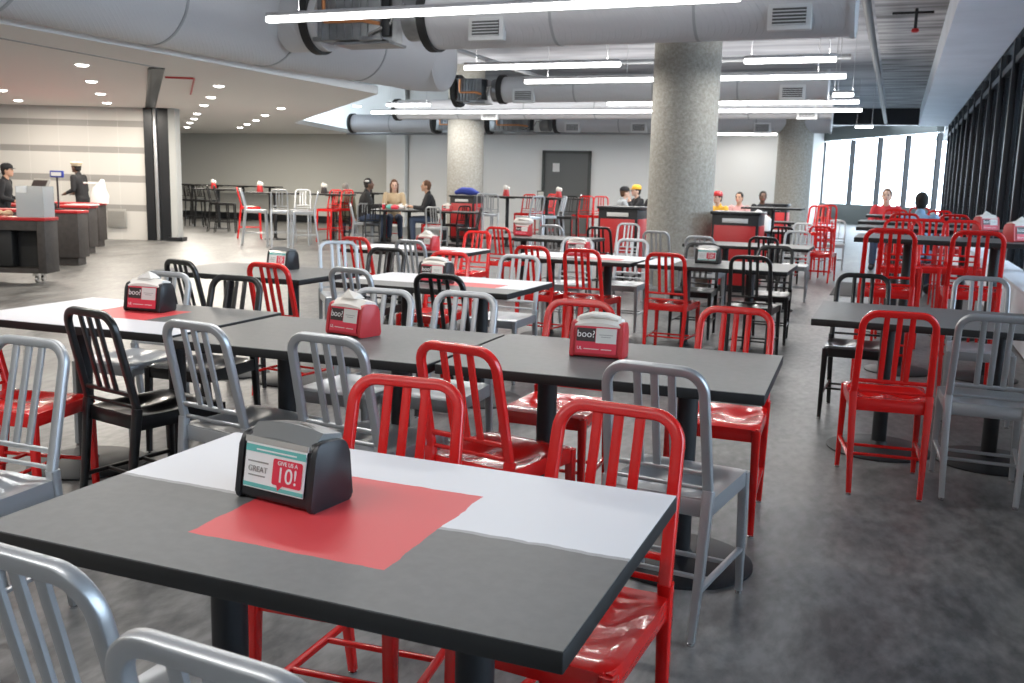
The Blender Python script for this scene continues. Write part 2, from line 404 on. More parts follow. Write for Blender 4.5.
# computed placements of tables and dispensers
TABLES=[ # x,y,yaw,w,d,z,laminate,label
(-.94,1.54,0,1.13,.742,.745,'lam_a','nearest dining table, grey with white strip and red printed centre, black edge',(-.30,.27)),
(-.915,3.38,2,1.14,.78,.745,'lam','plain grey table with the right red napkin dispenser, its right end at the aisle'),
(-2.075,3.33,1.5,1.14,.78,.742,'lam','plain grey table with the left red napkin dispenser, middle of the second row'),
(-3.24,3.36,2,1.14,.78,.747,'lam_b','left table with white strip and red centre carrying a black napkin dispenser'),
(-4.05,5.45,0,1.16,.78,.745,'lam','grey third row table at left with black dispenser near its back edge'),
(-2.66,5.50,0,1.20,.80,.745,'lam_c','mostly white third row table with a red printed patch and black dispenser'),
(-4.22,8.08,3,1.24,.80,.745,'lam_c','white and grey fourth row table carrying a red dispenser with a raised napkin'),
(-2.60,8.15,-1,1.16,.80,.745,'lam_c','white fourth row table with the pink printed dispenser'),
(-1.36,8.18,0,1.22,.86,.745,'lam_d','grey fourth row table with a black dispenser, white left end'),
(-3.95,10.95,0,1.30,.82,.745,'lam','grey fifth row table left of the bright bin near the big column'),
(-1.55,11.35,0,1.40,.85,.745,'lam','grey fifth row table at the foot of the big column'),
(-10.2,18.65,24,1.12,.72,.745,'lam_d','table with food and cups where the group of people sits'),
(-8.95,19.0,0,1.25,.8,.745,'lam','small grey table with a red dispenser in front of the red bin'),
(-2.25,20.2,0,1.20,.8,.745,'lam_d','distant white table down the left side of the aisle'),
(-2.05,15.6,0,1.20,.8,.745,'lam','distant grey table right of the big column behind the fifth row'),
(.29,5.42,0,1.28,.86,.745,'lam','near right grey table with black edge in the aisle by the windows'),
]
HIGH=[
(.42,7.95,0,1.38,.80,1.05,'lam','first bar-height grey table on the right, napkin holders on it',(-.3,.3)),
(.35,10.2,0,1.38,.75,1.05,'lam','second bar-height table on the right with shiny top',(-.3,.3)),
(.30,12.1,0,1.38,.75,1.05,'lam','third bar-height table on the right towards the windows',(-.3,.3)),
(.25,15.4,0,1.3,.75,1.05,'lam','furthest bar-height table on the right in front of the seated persons',(-.3,.3)),
(-12.95,18.0,20,1.1,.75,1.05,'lam','bar-height table in the middle of the left silver stools',(0,)),
(-11.75,18.5,20,.9,.75,1.05,'lam','bar-height table under the right silver stool of the left group',(0,)),
(-16.6,20.6,20,1.2,.7,1.05,'lam','bar-height table with red stool at left, near the black wall stools',(0,)),
(-13.2,22.0,15,1.7,.7,1.05,'lam','long bar-height table near the back wall, left of the seated people',(-.4,.4)),
(-7.5,19.6,5,1.5,.75,1.10,'lam','bar-height table with thick black posts right of the rear column',(-.45,.45)),
(-7.0,20.4,0,1.1,.7,1.09,'lam','small bar-height table in front of the grey door with a round red holder',(0,)),
(-19.6,24.9,0,3.6,.55,1.1,'lam','long black wall counter behind the row of black stools',(-1.5,-.5,.5,1.5)),
(-2.15,18.7,0,1.1,.75,1.05,'lam','bar-height table beside the red chairs in front of the third column',(0,)),
]
DISP=[ # x,y,z,yaw,shell,card,label
(-1.083,1.553,.746,-8,'black','ten','black napkin dispenser with a white card reading 10! on the nearest table'),
(-1.0,3.42,.746,4,'red','bw','red napkin dispenser on the right plain grey table',False),
(-2.065,3.40,.744,-14,'red','bw','red napkin dispenser with a crumpled napkin on the left plain grey table'),
(-3.235,3.50,.749,4,'black','bw','black napkin dispenser with red and black card on the red patch at left'),
(-4.0,5.64,.746,-10,'black','ten','black napkin dispenser with small white card on the third row left table'),
(-2.68,5.42,.746,-4,'black','bw','black napkin dispenser on the mostly white third row table',False),
(-4.05,8.0,.746,-14,'red','bw','red napkin dispenser with a napkin sticking up on the fourth row left table'),
(-2.64,8.22,.746,0,'red','bw','red napkin dispenser behind two red chairs on the white fourth row table',False),
(-1.46,8.22,.746,-4,'black','ten','black napkin dispenser with white card on the grey fourth row table'),
(-4.25,11.0,.746,0,'red','bw','napkin dispenser with piled napkins on the fifth row left table'),
(-9.05,18.8,.746,0,'red','bw','small red dispenser on the table in front of the red bin'),
(.86,7.85,1.051,35,'red','bw','red napkin dispenser nearest the right window wall'),
(.80,9.95,1.051,35,'red','bw','red napkin dispenser further along the right window wall'),
]
LIGHTS=[
(-6.29,-1.39,8.66,3.0,'long linear light across the top of the picture, nearest of all'),
(-5.96,-3.63,12.9,3.0,'short linear light left of the big column, second row'),
(-1.98,-.84,12.9,3.0,'short linear light right of the big column, highest one there'),
(-5.76,-.81,14.8,3.0,'long linear light passing just behind the top of the big column'),
(-5.59,-.78,19.0,3.0,'long linear light behind the big column, below the branch duct'),
(-12.15,-.79,20.9,3.0,'longest linear light running behind both concrete columns'),
(-1.17,-.82,17.6,3.0,'very short linear light at the end of the branch duct, by the aisle'),
(-10.6,-9.54,18.9,3.0,'short linear light left of the rear column'),
(-4.4,-2.9,24.9,2.74,'linear light low beside the back wall between the two right columns'),
(-1.13,-.70,26.2,3.0,'short linear light furthest down the aisle'),
(-6.3,-1.4,4.4,3.0,'linear light hanging above the second row of tables'),
(-6.3,-1.4,.3,3.0,'linear light hanging above the nearest table'),
(-6.3,-1.4,-4,3.0,'linear light at the near end of the hall'),
]
DOWN=[(-9.771, 9.543), (-11.352, 11.254), (-12.946, 13.023), (-14.437, 14.678),(-14.347, 12.236), (-15.989, 13.984),(-9.732, 12.157), (-11.27, 13.856), (-12.692, 15.391), (-14.581, 17.441), (-15.97, 18.989), (-17.304, 20.417), (-19.023, 22.313), (-13.154, 17.969), (-14.558, 19.527), (-15.94, 20.996), (-17.245, 22.398), (-11.468, 16.189),(-12.6,9.2),(-9.8,6.5),(-14.5,6.5),(-17.5,9.2),(-19,12.2),(-21,15.5),(-9.8,3),(-13,3),(-17,3),(-9.8,-1),(-14,-1),(-18.5,-1),(-22,6),(-20,19),(-9.5,15.8)]
# ------------------------------------------------------------------ chair and bar stool
def arc_u(hw_, hwt, z0, z1, y0, y1, r, zmid=None, n=8):
    """inverted U in a leaning plane"""
    def Y(z): return y0+(y1-y0)*(z-z0)/(z1-z0)
    hw = hwt
    pts = [(-hw_, Y(z0), z0), (-(hw+hw_)/2, Y((z0+z1-r)/2), (z0+z1-r)/2), (-hw, Y(z1-r), z1-r)]
    for i in range(1, n+1):
        a = math.pi-math.pi/2*i/n; x = -hw+r+r*math.cos(a); z = z1-r+r*math.sin(a); pts.append((x, Y(z), z))
    return pts+[(-x, y, z) for x, y, z in reversed(pts)]
def seat_mesh(sh, wr=.172, wf=.187, y0=-.185, y1=.215, t=.012):
    mb = MB(); bm = mb.bm; nx, ny = 18, 18; grid = []
    for lay in (0, 1):
        g = []
        for j in range(ny+1):
            v = j/ny; row = []
            for i in range(nx+1):
                u = i/nx*2-1; w = wr+(wf-wr)*v
                # rounded front corners
                yy = y0+(y1-y0)*v
                k = 1.0
                if v > .86: k = 1-.10*((v-.86)/.14)**2
                x = u*w*k
                uu = abs(u)
                dip = -.020*math.exp(-((uu-.45)/.33)**2)*math.exp(-((v-.42)/.30)**2)-.010*math.exp(-((v-.35)/.3)**2)*(1-uu**4)
                lip = -.010*max(0, (v-.88)/.12)**2-.004*max(0, (uu-.9)/.1)**2
                z = sh+.004+(dip+lip if lay == 0 else -t-.02)
                row.append(bm.verts.new((x, yy, z)))
            g.append(row)
        grid.append(g)
    T, B = grid
    for j in range(ny):
        for i in range(nx):
            bm.faces.new((T[j][i], T[j][i+1], T[j+1][i+1], T[j+1][i])); bm.faces.new((B[j][i], B[j+1][i], B[j+1][i+1], B[j][i+1]))
    def edge(a, b, c, d): bm.faces.new((a, b, c, d))
    for i in range(nx):
        edge(T[0][i], B[0][i], B[0][i+1], T[0][i+1]); edge(T[ny][i], T[ny][i+1], B[ny][i+1], B[ny][i])
    for j in range(ny):
        edge(T[j][0], T[j+1][0], B[j+1][0], B[j][0]); edge(T[j][nx], B[j][nx], B[j+1][nx], T[j+1][nx])
    return mb
def make_seatpiece(name, colour, sh, H, label, cat, grp):
    """aluminium school-style chair: curved back hoop, three slats, dished seat, boxed apron, four legs, stretchers"""
    t = thing(name, label, cat, (0, 0, 0), 0, grp)
    tall = sh > .6
    fr = .275 if tall else .245; ff = .235 if tall else .215
    yb, yt = -.182, -.272          # back hoop at seat level and at the top
    hoop = MB().tube(arc_u(.161, .153, sh+.02, H-.014, yb, yt, .066), supel(.031, .025, 16, .42), n=(0, (H-sh), (yb-yt)))
    hoop.obj('back_frame', colour, t)
    def Y(z): return yb+(yt-yb)*(z-sh-.02)/(H-.014-sh-.02)
    nrm = (0, (H-sh), (yb-yt))
    zr = sh+.085
    for x in (-.054, 0, .054):
        MB().bar((x, Y(zr), zr), (x, Y(H-.02), H-.02), .025, .011, n=nrm, e=.4).obj('slat', colour, t)
    MB().bar((-.158, Y(zr), zr), (.158, Y(zr), zr), .018, .014, n=nrm).bar((-.158, Y(sh+.035), sh+.035), (.158, Y(sh+.035), sh+.035), .014, .012, n=nrm).obj('cross_rail', colour, t)
    seat_mesh(sh).obj('seat', colour, t)
    ap = MB()
    za = sh-.032
    ap.box((0, .205, za), (.330, .018, .055), bev=.004).box((0, -.178, za), (.30, .018, .055), bev=.004)
    for s in (-1, 1): ap.bar((s*.163, -.185, za), (s*.176, .21, za), .055, .018, n=(1, 0, 0), e=.35)
    ap.obj('seat_frame', colour, t)
    for s in (-1, 1):
        lg = MB().tube([(s*.152, -fr, .012), (s*.158, -(fr+.195)/2+.008, sh*.5), (s*.163, yb-.002, sh+.03)], supel(.034, .031, 16, .4), n=(0, 1, 0), scales=(.72, .9, 1.06)).obj('leg', colour, t)
        MB().lathe([(.006, .022), (.006, .008), (.012, .006), (.012, 0)], (s*.152, -fr, 0), 10).obj('foot_glide', 'glide', lg)
        lg = MB().tube([(s*.180, ff, .012), (s*.174, .205, sh-.01)], supel(.033, .033, 16, .4), n=(0, 1, 0), scales=(.72, 1.06)).obj('leg', colour, t)
        MB().lathe([(.006, .022), (.006, .008), (.012, .006), (.012, 0)], (s*.180, ff, 0), 10).obj('foot_glide', 'glide', lg)
    def rear(z): k = z/(sh); return -(fr+(.182-fr)*k)
    def front(z): return ff+(.205-ff)*z/sh
    def hw(z, f): return (.180-.006*z/sh) if f else (.152+.011*z/sh)
    zs, zc = (.30, .27) if tall else (.215, .165)
    for s in (-1, 1):
        MB().bar((s*hw(zc, 0), rear(zc), zc), (s*hw(zc, 1), front(zc), zc), .022, .016).obj('stretcher', colour, t)
    if tall:
        MB().bar((-hw(zs, 0), rear(zs), zs), (hw(zs, 0), rear(zs), zs), .018, .014).obj('stretcher', colour, t)
        MB().bar((-hw(zs, 1), front(zs), zs), (hw(zs, 1), front(zs), zs), .018, .014).obj('stretcher', colour, t)
    else:   # two cross bars tie the side stretchers together
        for yy in (-.11, .06):
            k = (yy+.23)/.44; w_ = hw(zc, 0)+(hw(zc, 1)-hw(zc, 0))*k
            MB().bar((-w_, yy, zc), (w_, yy, zc), .017, .014).obj('cross_bar', colour, t)
    index(t)
    return t
used = {}
def place(kind, colour, x, y, yaw, label, grp):
    cat = 'chair' if kind == 'cafe_chair' else 'bar stool'
    key = (kind, colour)
    if key not in used:
        o = make_seatpiece(kind, colour, .45 if kind == 'cafe_chair' else .735, .868 if kind == 'cafe_chair' else 1.15, label, cat, grp); used[key] = o
    else:
        o = copy_tree(used[key])
    o.location = (x, y, 0); o.rotation_euler = (0, 0, R(yaw)); o['label'] = label; o['group'] = grp
    return o
for c, x, y, yaw, l in CHAIRS: place('cafe_chair', c, x, y, yaw, l, 'metal slat-back chairs around the dining tables')
for c, x, y, yaw, l in STOOLS: place('bar_stool', c, x, y, yaw, l, 'metal slat-back bar stools at the high tables')

# ------------------------------------------------------------------ tables
def table(x, y, yaw, w, d, z, lam, label, peds=(-.27, .27), cat='table', grp='dining tables on pedestals', rb=.27):
    t = thing('pedestal_table', label, cat, (x, y, 0), R(yaw), grp)
    # core slab with black edge, laminate face set just on top
    MB().box((0, 0, z-.018), (w, d, .034), bev=.003).obj('table_edge', 'edge', t)
    MB().box((0, 0, z-.0005), (w-.004, d-.004, .0018)).obj('tabletop', lam, t, smooth=False)
    for p in peds:
        MB().lathe([(.038, .02), (.038, z-.06), (.0385, z-.05)], (p, 0, 0), 24).obj('pedestal', 'post', t)
        MB().lathe([(rb, 0), (rb, .008), (rb-.02, .018), (.10, .028), (.05, .034), (.04, .05)], (p, 0, 0), 40).obj('base_plate', 'post', t)
        MB().box((p, 0, z-.044), (.34, .05, .02), bev=.004).box((p, 0, z-.046), (.05, .5, .018), bev=.004).obj('spider', 'post', t)
    return t
for a in TABLES: table(*a)
for a in HIGH: table(*a[:7], a[7], peds=a[8], cat='high table', grp='bar-height tables', rb=.25)

# ------------------------------------------------------------------ napkin dispensers
def disp_profile(d=.128, h=.142, r=.03, tp=.012):
    # side profile (y, z) rounded, front leaning back, narrower at the top
    import itertools
    c = [(-d/2, 0, .012), (d/2, 0, .012), (d/2-.012, h-.012, r), (-d/2+.022, h-.004, r)]
    out = []
    n = len(c)
    for i, (y, z, rr) in enumerate(c):
        p = Vector((y, z)); a = Vector(c[i-1][:2]); b = Vector(c[(i+1) % n][:2])
        da = (a-p).normalized(); db = (b-p).normalized()
        p0, p1 = p+da*rr, p+db*rr
        for k in range(7):
            s = k/6; out.append(tuple((1-s)**2*p0+2*s*(1-s)*p+s*s*p1))
    return out
def dispenser(x, y, z, yaw, shell, card, label, napkin=True):
    t = thing('napkin_dispenser', label, 'napkin dispenser', (x, y, z), R(yaw), 'napkin dispensers on the tables')
    w = .188; d = .128; h = .142
    prof = disp_profile()
    ms = 'blackplastic' if shell == 'black' else 'redplastic'
    for s in (-1, 1):
        MB().prism(prof, 'x', s*w/2-.007, s*w/2+.007, bev=.0045).obj('side_panel', ms, t)
    inner = [(yy*.93, .004+zz*.965) for yy, zz in prof]
    MB().prism(inner, 'x', -w/2+.006, w/2-.006).obj('body', 'blackplastic' if shell == 'black' else 'redplastic', t)
    # front lean: from (-d/2, .012) to (-d/2+.022, h-.03)
    a = math.atan2(.0205, h-.016)        # lean angle
    def fp(u, v, out=.0): # point on the front face: u across, v up the slope from the bottom
        return Vector((u, -d/2+.001+math.sin(a)*v-math.cos(a)*out, .006+math.cos(a)*v+math.sin(a)*out))
    rot = (math.pi/2-a, 0, 0)
    def plate(u0, u1, v0, v1, out, m, name, par):
        b = MB(); o_ = out
        P = [fp(u0, v0, o_), fp(u1, v0, o_), fp(u1, v1, o_), fp(u0, v1, o_)]; Q = [fp(u0, v0, o_-.003), fp(u1, v0, o_-.003), fp(u1, v1, o_-.003), fp(u0, v1, o_-.003)]
        vs = [b.bm.verts.new(p) for p in P+Q]
        for f in ((0, 1, 2, 3), (7, 6, 5, 4), (0, 4, 5, 1), (1, 5, 6, 2), (2, 6, 7, 3), (3, 7, 4, 0)): b.bm.faces.new([vs[i] for i in f])
        return b.obj(name, m, par, smooth=False)
    cd = plate(-.078, .078, .022 if card == 'ten' else .012, .112, .0022, 'cardwhite' if card == 'ten' else 'cardred', 'advert_card', t)
    if card == 'ten':
        plate(-.078, .078, .094, .108, .0028, 'cardteal', 'teal_band', cd); plate(-.078, .078, .024, .032, .0028, 'cardteal', 'teal_band', cd); plate(-.082, .082, .112, .124, .0030, 'clear', 'lens_rim', cd)
        # red speech bubble
        b = MB(); pts = []
        for (cx_, cz_, a0) in ((.068, .042, -90), (.068, .084, 0), (.002, .084, 90), (.002, .042, 180)):
            for k in range(5):
                q = R(a0+k*22.5); pts.append((cx_+.005*math.cos(q), cz_+.005*math.sin(q)))
        pts += [(.016, .031), (.012, .021), (.024, .031)] if False else []
        vs = [b.bm.verts.new(fp(u, v, .0034)) for u, v in pts]; b.bm.faces.new(vs)
        vs = [b.bm.verts.new(fp(u, v, .0034)) for u, v in ((.010, .038), (.014, .026), (.026, .038))]; b.bm.faces.new(vs)
        b.obj('speech_bubble', 'cardred', cd, smooth=False)
        text('10!', .043, 'cardwhite', cd, fp(.035, .057, .0038), rot)
        text('GIVE US A', .0115, 'cardwhite', cd, fp(.035, .081, .0038), rot)
        text('GREAT', .0165, 'cardgrey', cd, fp(-.042, .060, .0034), rot)
        for u0, u1, v in ((-.070, -.016, .0735), (-.066, -.022, .046), (-.05, .055, .0985)):
            plate(u0, u1, v, v+.0028, .0032, 'cardgrey' if v < .09 else 'cardwhite', 'small_print', cd)
    else:
        plate(-.076, -.004, .056, .106, .0028, 'cardblack', 'black_field', cd); plate(-.002, .076, .052, .108, .0028, 'cardpale', 'pale_field', cd)
        text('boo?', .036, 'cardwhite', cd, fp(-.040, .083, .0034), (rot[0], 0, 0))
        text('UL', .017, 'cardwhite', cd, fp(-.062, .030, .0028), rot)
        plate(-.046, .012, .027, .030, .0032, 'cardpale', 'small_print', cd); plate(.02, .06, .027, .030, .0032, 'cardpale', 'small_print', cd)
        plate(.010, .062, .082, .0845, .0032, 'cardgrey', 'small_print', cd); plate(.018, .054, .074, .0765, .0032, 'cardgrey', 'small_print', cd)
    # clear faceplate rising over the top with the slot
    topc = MB()
    prof2 = [(-w/2+.008+(w-.016)*i/14, 0) for i in range(15)]
    for i in range(15):
        pass
    v0 = []; v1 = []
    for i in range(15):
        u = -w/2+.008+(w-.016)*i/14; k = 1-((u)/(w/2))**2
        v0.append(topc.bm.verts.new((u, -d/2+.022, h-.024+.014*k))); v1.append(topc.bm.verts.new((u, -.008, h+.004+.010*k)))
    v2 = [topc.bm.verts.new((v.co.x, .045, v.co.z-.010)) for v in v1]
    v3 = [topc.bm.verts.new((v.co.x, -d/2+.024, h-.045)) for v in v0]; v4 = [topc.bm.verts.new((v.co.x, .05, h-.045)) for v in v0]
    for A, B in ((v3, v0), (v0, v1), (v1, v2), (v2, v4)):
        for i in range(14): topc.bm.faces.new((A[i], A[i+1], B[i+1], B[i]))
    topc.bm.faces.new((v3[0], v0[0], v1[0], v2[0], v4[0])); topc.bm.faces.new((v4[-1], v2[-1], v1[-1], v0[-1], v3[-1]))
    for i in range(14): topc.bm.faces.new((v3[i], v4[i], v4[i+1], v3[i+1]))
    topc.obj('faceplate', 'smoke' if card == 'ten' else 'paper', t)
    if card == 'ten':
        s_ = MB(); pl = [(-.055+.11*i/12, .004+.012*math.sin(math.pi*i/12)) for i in range(13)]
        pl2 = [(-.055+.11*i/12, .010+.018*math.sin(math.pi*i/12)) for i in range(13)]
        for (a1, b1), (a2, b2), (c1, e1), (c2, e2) in zip(pl, pl[1:], pl2, pl2[1:]):
            f = lambda u, yy: (u, yy-.004, h+.0165-.010*(u/(w/2))**2-.010*max(0, (yy-.004+.008))/.053)
            s_.quad([f(a1, b1), f(a2, b2), f(c2, e2), f(c1, e1)])
        s_.obj('slot', 'blackplastic', t)
    if not napkin and card != 'ten':
        b = MB(); b.tube([(-.075, .0, h+.002), (-.03, .0, h+.014), (.03, .0, h+.013), (.075, .0, h+.002)], supel(.07, .022, 14, .7), n=(0, 0, 1), scales=(.8, 1, 1, .8)); b.obj('napkin', 'paper', t)
    if napkin and card != 'ten':
        b = MB(); rnd = random.Random(int(x*100))
        A = [(-.055, -.02, h+.012), (.03, -.025, h+.012), (.05, .02, h+.012), (-.03, .025, h+.012)]; tip = (-.01+rnd.uniform(-.02, .02), .0, h+.045)
        vs = [b.bm.verts.new(p) for p in A]; tv = b.bm.verts.new(tip); tv2 = b.bm.verts.new((.03, .012, h+.03))
        b.bm.faces.new((vs[0], vs[1], tv)); b.bm.faces.new((vs[1], vs[2], tv2)); b.bm.faces.new((vs[1], tv2, tv)); b.bm.faces.new((vs[2], vs[3], tv, tv2)); b.bm.faces.new((vs[3], vs[0], tv)); b.bm.faces.new(list(reversed(vs)))
        b.obj('napkin', 'paper', t, smooth=False)
    return t
for a in DISP: dispenser(*a)
# ------------------------------------------------------------------ the shell
RT = Vector((math.cos(.3775), math.sin(.3775), 0)); BK = Vector((-math.sin(.3775), math.cos(.3775), 0))
struct('floor', MB().box((-11, 22, -.05), (34, 62, .1)), 'floor')
# raised painted deck over the hall, darker raw deck beside the windows
struct('ceiling', MB().box((-9.0, 18.5, 4.25), (16.9, 55, .1)), 'deck')
struct('ceiling_aisle', MB().box((-.03, 13.5, 4.25), (1.05, 45, .1)), 'deckdark')
struct('trim_1', MB().cyl((-.55, -8, 3.72), (-.55, 36, 3.72), .055, seg=20), 'pipegrey')
struct('ceiling_soffit', MB().box((.95, 13.5, 3.92), (.92, 45, .56)), 'soffit')
# lowered plaster ceiling on the left, with the slot of the folding partition
poly = [(-27.5, -8.5), (-8.05, -8.5), (-7.85, 13.7), (-14.2, 20.6), (-15.6, 25.75), (-27.5, 25.75)]
struct('ceiling_left', MB().prism(poly, 'z', 2.74, 2.86), 'ceilwhite')
struct('trim_2', MB().bar((-8.95, 10.0, 2.738), (-7.9, -5.0, 2.738), .05, .01, n=(0, 0, 1), e=.3), 'ductband')
struct('trim_3', MB().bar((-8.98, 10.0, 2.735), (-14.35, 15.75, 2.735), .20, .02, n=(0, 0, 1), e=.3).bar((-9.1, 10.0, 2.725), (-14.4, 15.75, 2.725), .05, .012, n=(0, 0, 1), e=.3), 'mullion')
struct('wall_back', MB().box((-14.9, 25.85, 2.1), (25.2, .2, 4.2)), 'wallwhite')
struct('wall_back_left', MB().box((-19.8, 25.70, 1.4), (11.2, .1, 2.72)), 'walldrab')
struct('wall_back_pier', MB().box((-14.0, 25.62, 2.1), (.62, .26, 4.2)).box((-12.9, 25.68, 2.1), (1.4, .12, 4.2)), 'wallwhite')
struct('wall_side', MB().box((-3.4, 38.2, 2.1), (.2, 24.6, 4.2)), 'wallwhite')
struct('baseboard_back', MB().box((-19.6, 25.62, .11), (10.8, .06, .22)), 'mullion')
struct('wall_left', MB().box((-27.6, 9, 2.1), (.2, 36, 4.2)), 'wallwhite')
struct('wall_front', MB().box((-13, -8.6, 2.1), (29, .2, 4.2)), 'wallwhite')
struct('wall_end_header', MB().box((-.9, 35.6, 3.95), (4.9, .4, .6)), 'mullion')
# door in the back wall
d = struct('door_1', MB().box((-8.68, 25.73, 1.12), (1.28, .06, 2.24)), 'doorgrey')
tag(MB().box((-9.36, 25.72, 1.15), (.07, .12, 2.3)).box((-8.0, 25.72, 1.15), (.07, .12, 2.3)).box((-8.68, 25.72, 2.28), (1.43, .12, .08)).obj('door_frame', 'doorframe', d))
MB().box((-8.20, 25.68, 1.05), (.05, .05, .16), bev=.01).obj('door_handle', 'glide', d)
MB().box((-8.98, 25.69, 1.85), (.20, .008, .24)).obj('notice', 'cardwhite', d)
# tiled wall behind the counters, almost square to the camera
def tile_mat():
    m = mat('large_wall_tiles', (.62, .60, .55), .45); N, L, b = nodes(m)
    tc = N.new('ShaderNodeTexCoord'); sp = N.new('ShaderNodeSeparateXYZ'); L.new(tc.outputs['Object'], sp.inputs[0])
    cur = None
    z = sp.outputs[2]
    acc = None
    for a, c in ((.60, .735), (1.20, 1.345), (1.80, 1.93), (2.34, 2.47)):
        q = compare(N, L, compare(N, L, z, 'GREATER_THAN', a), 'MULTIPLY', compare(N, L, z, 'LESS_THAN', c))
        acc = q if acc is None else compare(N, L, acc, 'ADD', q)
    mx = N.new('ShaderNodeMix'); mx.data_type = 'RGBA'; L.new(acc, mx.inputs[0]); mx.inputs[6].default_value = (.50, .485, .455, 1); mx.inputs[7].default_value = (.26, .25, .235, 1)
    fx = compare(N, L, compare(N, L, sp.outputs[0], 'MULTIPLY', 1/.62), 'FRACT', 0)
    j = compare(N, L, compare(N, L, fx, 'LESS_THAN', .012), 'MULTIPLY', .35)
    m2 = N.new('ShaderNodeMix'); m2.data_type = 'RGBA'; L.new(j, m2.inputs[0]); L.new(mx.outputs[2], m2.inputs[6]); m2.inputs[7].default_value = (.75, .74, .7, 1)
    L.new(m2.outputs[2], b.inputs['Base Color'])
    return m
M['tile'] = tile_mat()
ang = .3775
struct('wall_tiled', MB().box((-3.64, .1, 1.37), (7.2, .2, 2.74)), 'tile', loc=(-14.62, 15.93, 0), rz=ang)
g = thing('wall_vent', 'grey square vent grille low on the tiled wall behind the counters', 'vent', (-15.25, 15.64, 0), ang)
MB().box((0, -.012, .45), (.40, .02, .38), bev=.006).obj('frame', 'cardgrey', g)
b = MB()
for k in range(9): b.box((0, -.026, .31+k*.035), (.34, .012, .012))
b.obj('louvres', 'cardgrey', g)
# pillar with the folded black partition
struct('wall_pillar', MB().box((.53, .10, 1.37), (.14, .3, 2.74)), 'pillarwhite', loc=(-14.62, 15.93, 0), rz=ang)
struct('trim_4', MB().box((.035, 0, 1.37), (.18, .10, 2.74)).box((.35, 0, 1.37), (.22, .10, 2.74)).box((.18, .1, 1.37), (.2, .1, 2.74)).box((.55, -.02, .04), (.34, .30, .08)), 'mullion', loc=(-14.62, 15.93, 0), rz=ang)
struct('trim_5', MB().box((.185, -.04, 1.37), (.07, .08, 2.72), bev=.01), 'silver', loc=(-14.62, 15.93, 0), rz=ang)

# ------------------------------------------------------------------ columns
for x, y, l in ((-2.84, 13.5, 'big round exposed aggregate concrete column in the middle'), (-10.1, 22.0, 'round concrete column left of the grey door'), (-2.42, 24.7, 'round concrete column in front of the far windows')):
    r = .46 if y < 20 else (.455 if x < -5 else .42)
    o = MB().lathe([(r, 0), (r, 4.2)], (0, 0, 0), 64).obj('concrete_column', 'concrete', None, loc=(x, y, 0))
    tag(o, l, 'column', 'round concrete columns')

# ------------------------------------------------------------------ window wall on the right
XW = 1.42
b = MB()
struct('wall_right', MB().box((XW+.12, 16, .16), (.18, 50, .32)).box((XW+.12, 16, 3.95), (.18, 50, .6)).box((XW-.02, -7.3, 2.1), (.3, 2.6, 4.2)), 'mullion')
k = 0; y = -5.2
while y < 36.5:
    struct('window_%d' % (k+1), MB().box((XW+.03, y, 1.95), (.14, .12, 3.30), bev=.008).box((XW+.07, y, 1.95), (.05, .20, 3.30)).box((XW+.04, y+.95, 3.30), (.10, 1.9, .10)), 'mullion')
    y += 1.9; k += 1
def glass_mat():
    m = bpy.data.materials.new('tinted_window_glass'); m.use_nodes = True; nt = m.node_tree; N = nt.nodes; L = nt.links
    N.remove(N['Principled BSDF']); out = N['Material Output']
    t = N.new('ShaderNodeBsdfTransparent'); t.inputs[0].default_value = (.84, .87, .90, 1); g_ = N.new('ShaderNodeBsdfGlossy'); g_.inputs['Roughness'].default_value = .05; g_.inputs[0].default_value = (.8, .85, .9, 1)
    f = N.new('ShaderNodeFresnel'); f.inputs[0].default_value = 1.45; mx = N.new('ShaderNodeMixShader'); L.new(f.outputs[0], mx.inputs[0]); L.new(t.outputs[0], mx.inputs[1]); L.new(g_.outputs[0], mx.inputs[2]); L.new(mx.outputs[0], out.inputs[0])
    return m
M['tint'] = glass_mat()
struct('window_glass_right', MB().box((XW+.11, 15.5, 1.98), (.012, 42.5, 3.34)), 'tint')
# low heater cabinet under the windows
o = MB().box((XW-.17, 14, .27), (.26, 40, .52), bev=.012).box((XW-.17, 14, .545), (.30, 40, .03), bev=.006).obj('trim_6', 'soffit'); tag(o, kind='structure')
# angled end windows
E0 = Vector((1.30, 39.0, 0)); E1 = Vector((-3.45, 47.0, 0)); ED = (E1-E0); EL = ED.length; ea = math.atan2(ED.y, ED.x)
struct('wall_end', MB().box((EL/2, 0, .42), (EL, .2, .84)).box((EL/2, 0, 3.95), (EL, .3, .62)), 'sill', loc=E0, rz=ea)
for i, t in enumerate((0, .22, .44, .68, .97)):
    struct('window_%d' % (90+i), MB().box((EL*t, 0, 2.2), (.10, .2, 2.8)), 'mullion', loc=E0, rz=ea)
# exterior ground, and an added dark canopy slab cutting off the upper sky
struct('trim_7', MB().box((14, 30, -.12), (24, 90, .1)), 'asphalt')
struct('trim_8', MB().box((2.9, 25, 4.32), (2.4, 66, .14)), 'sill')

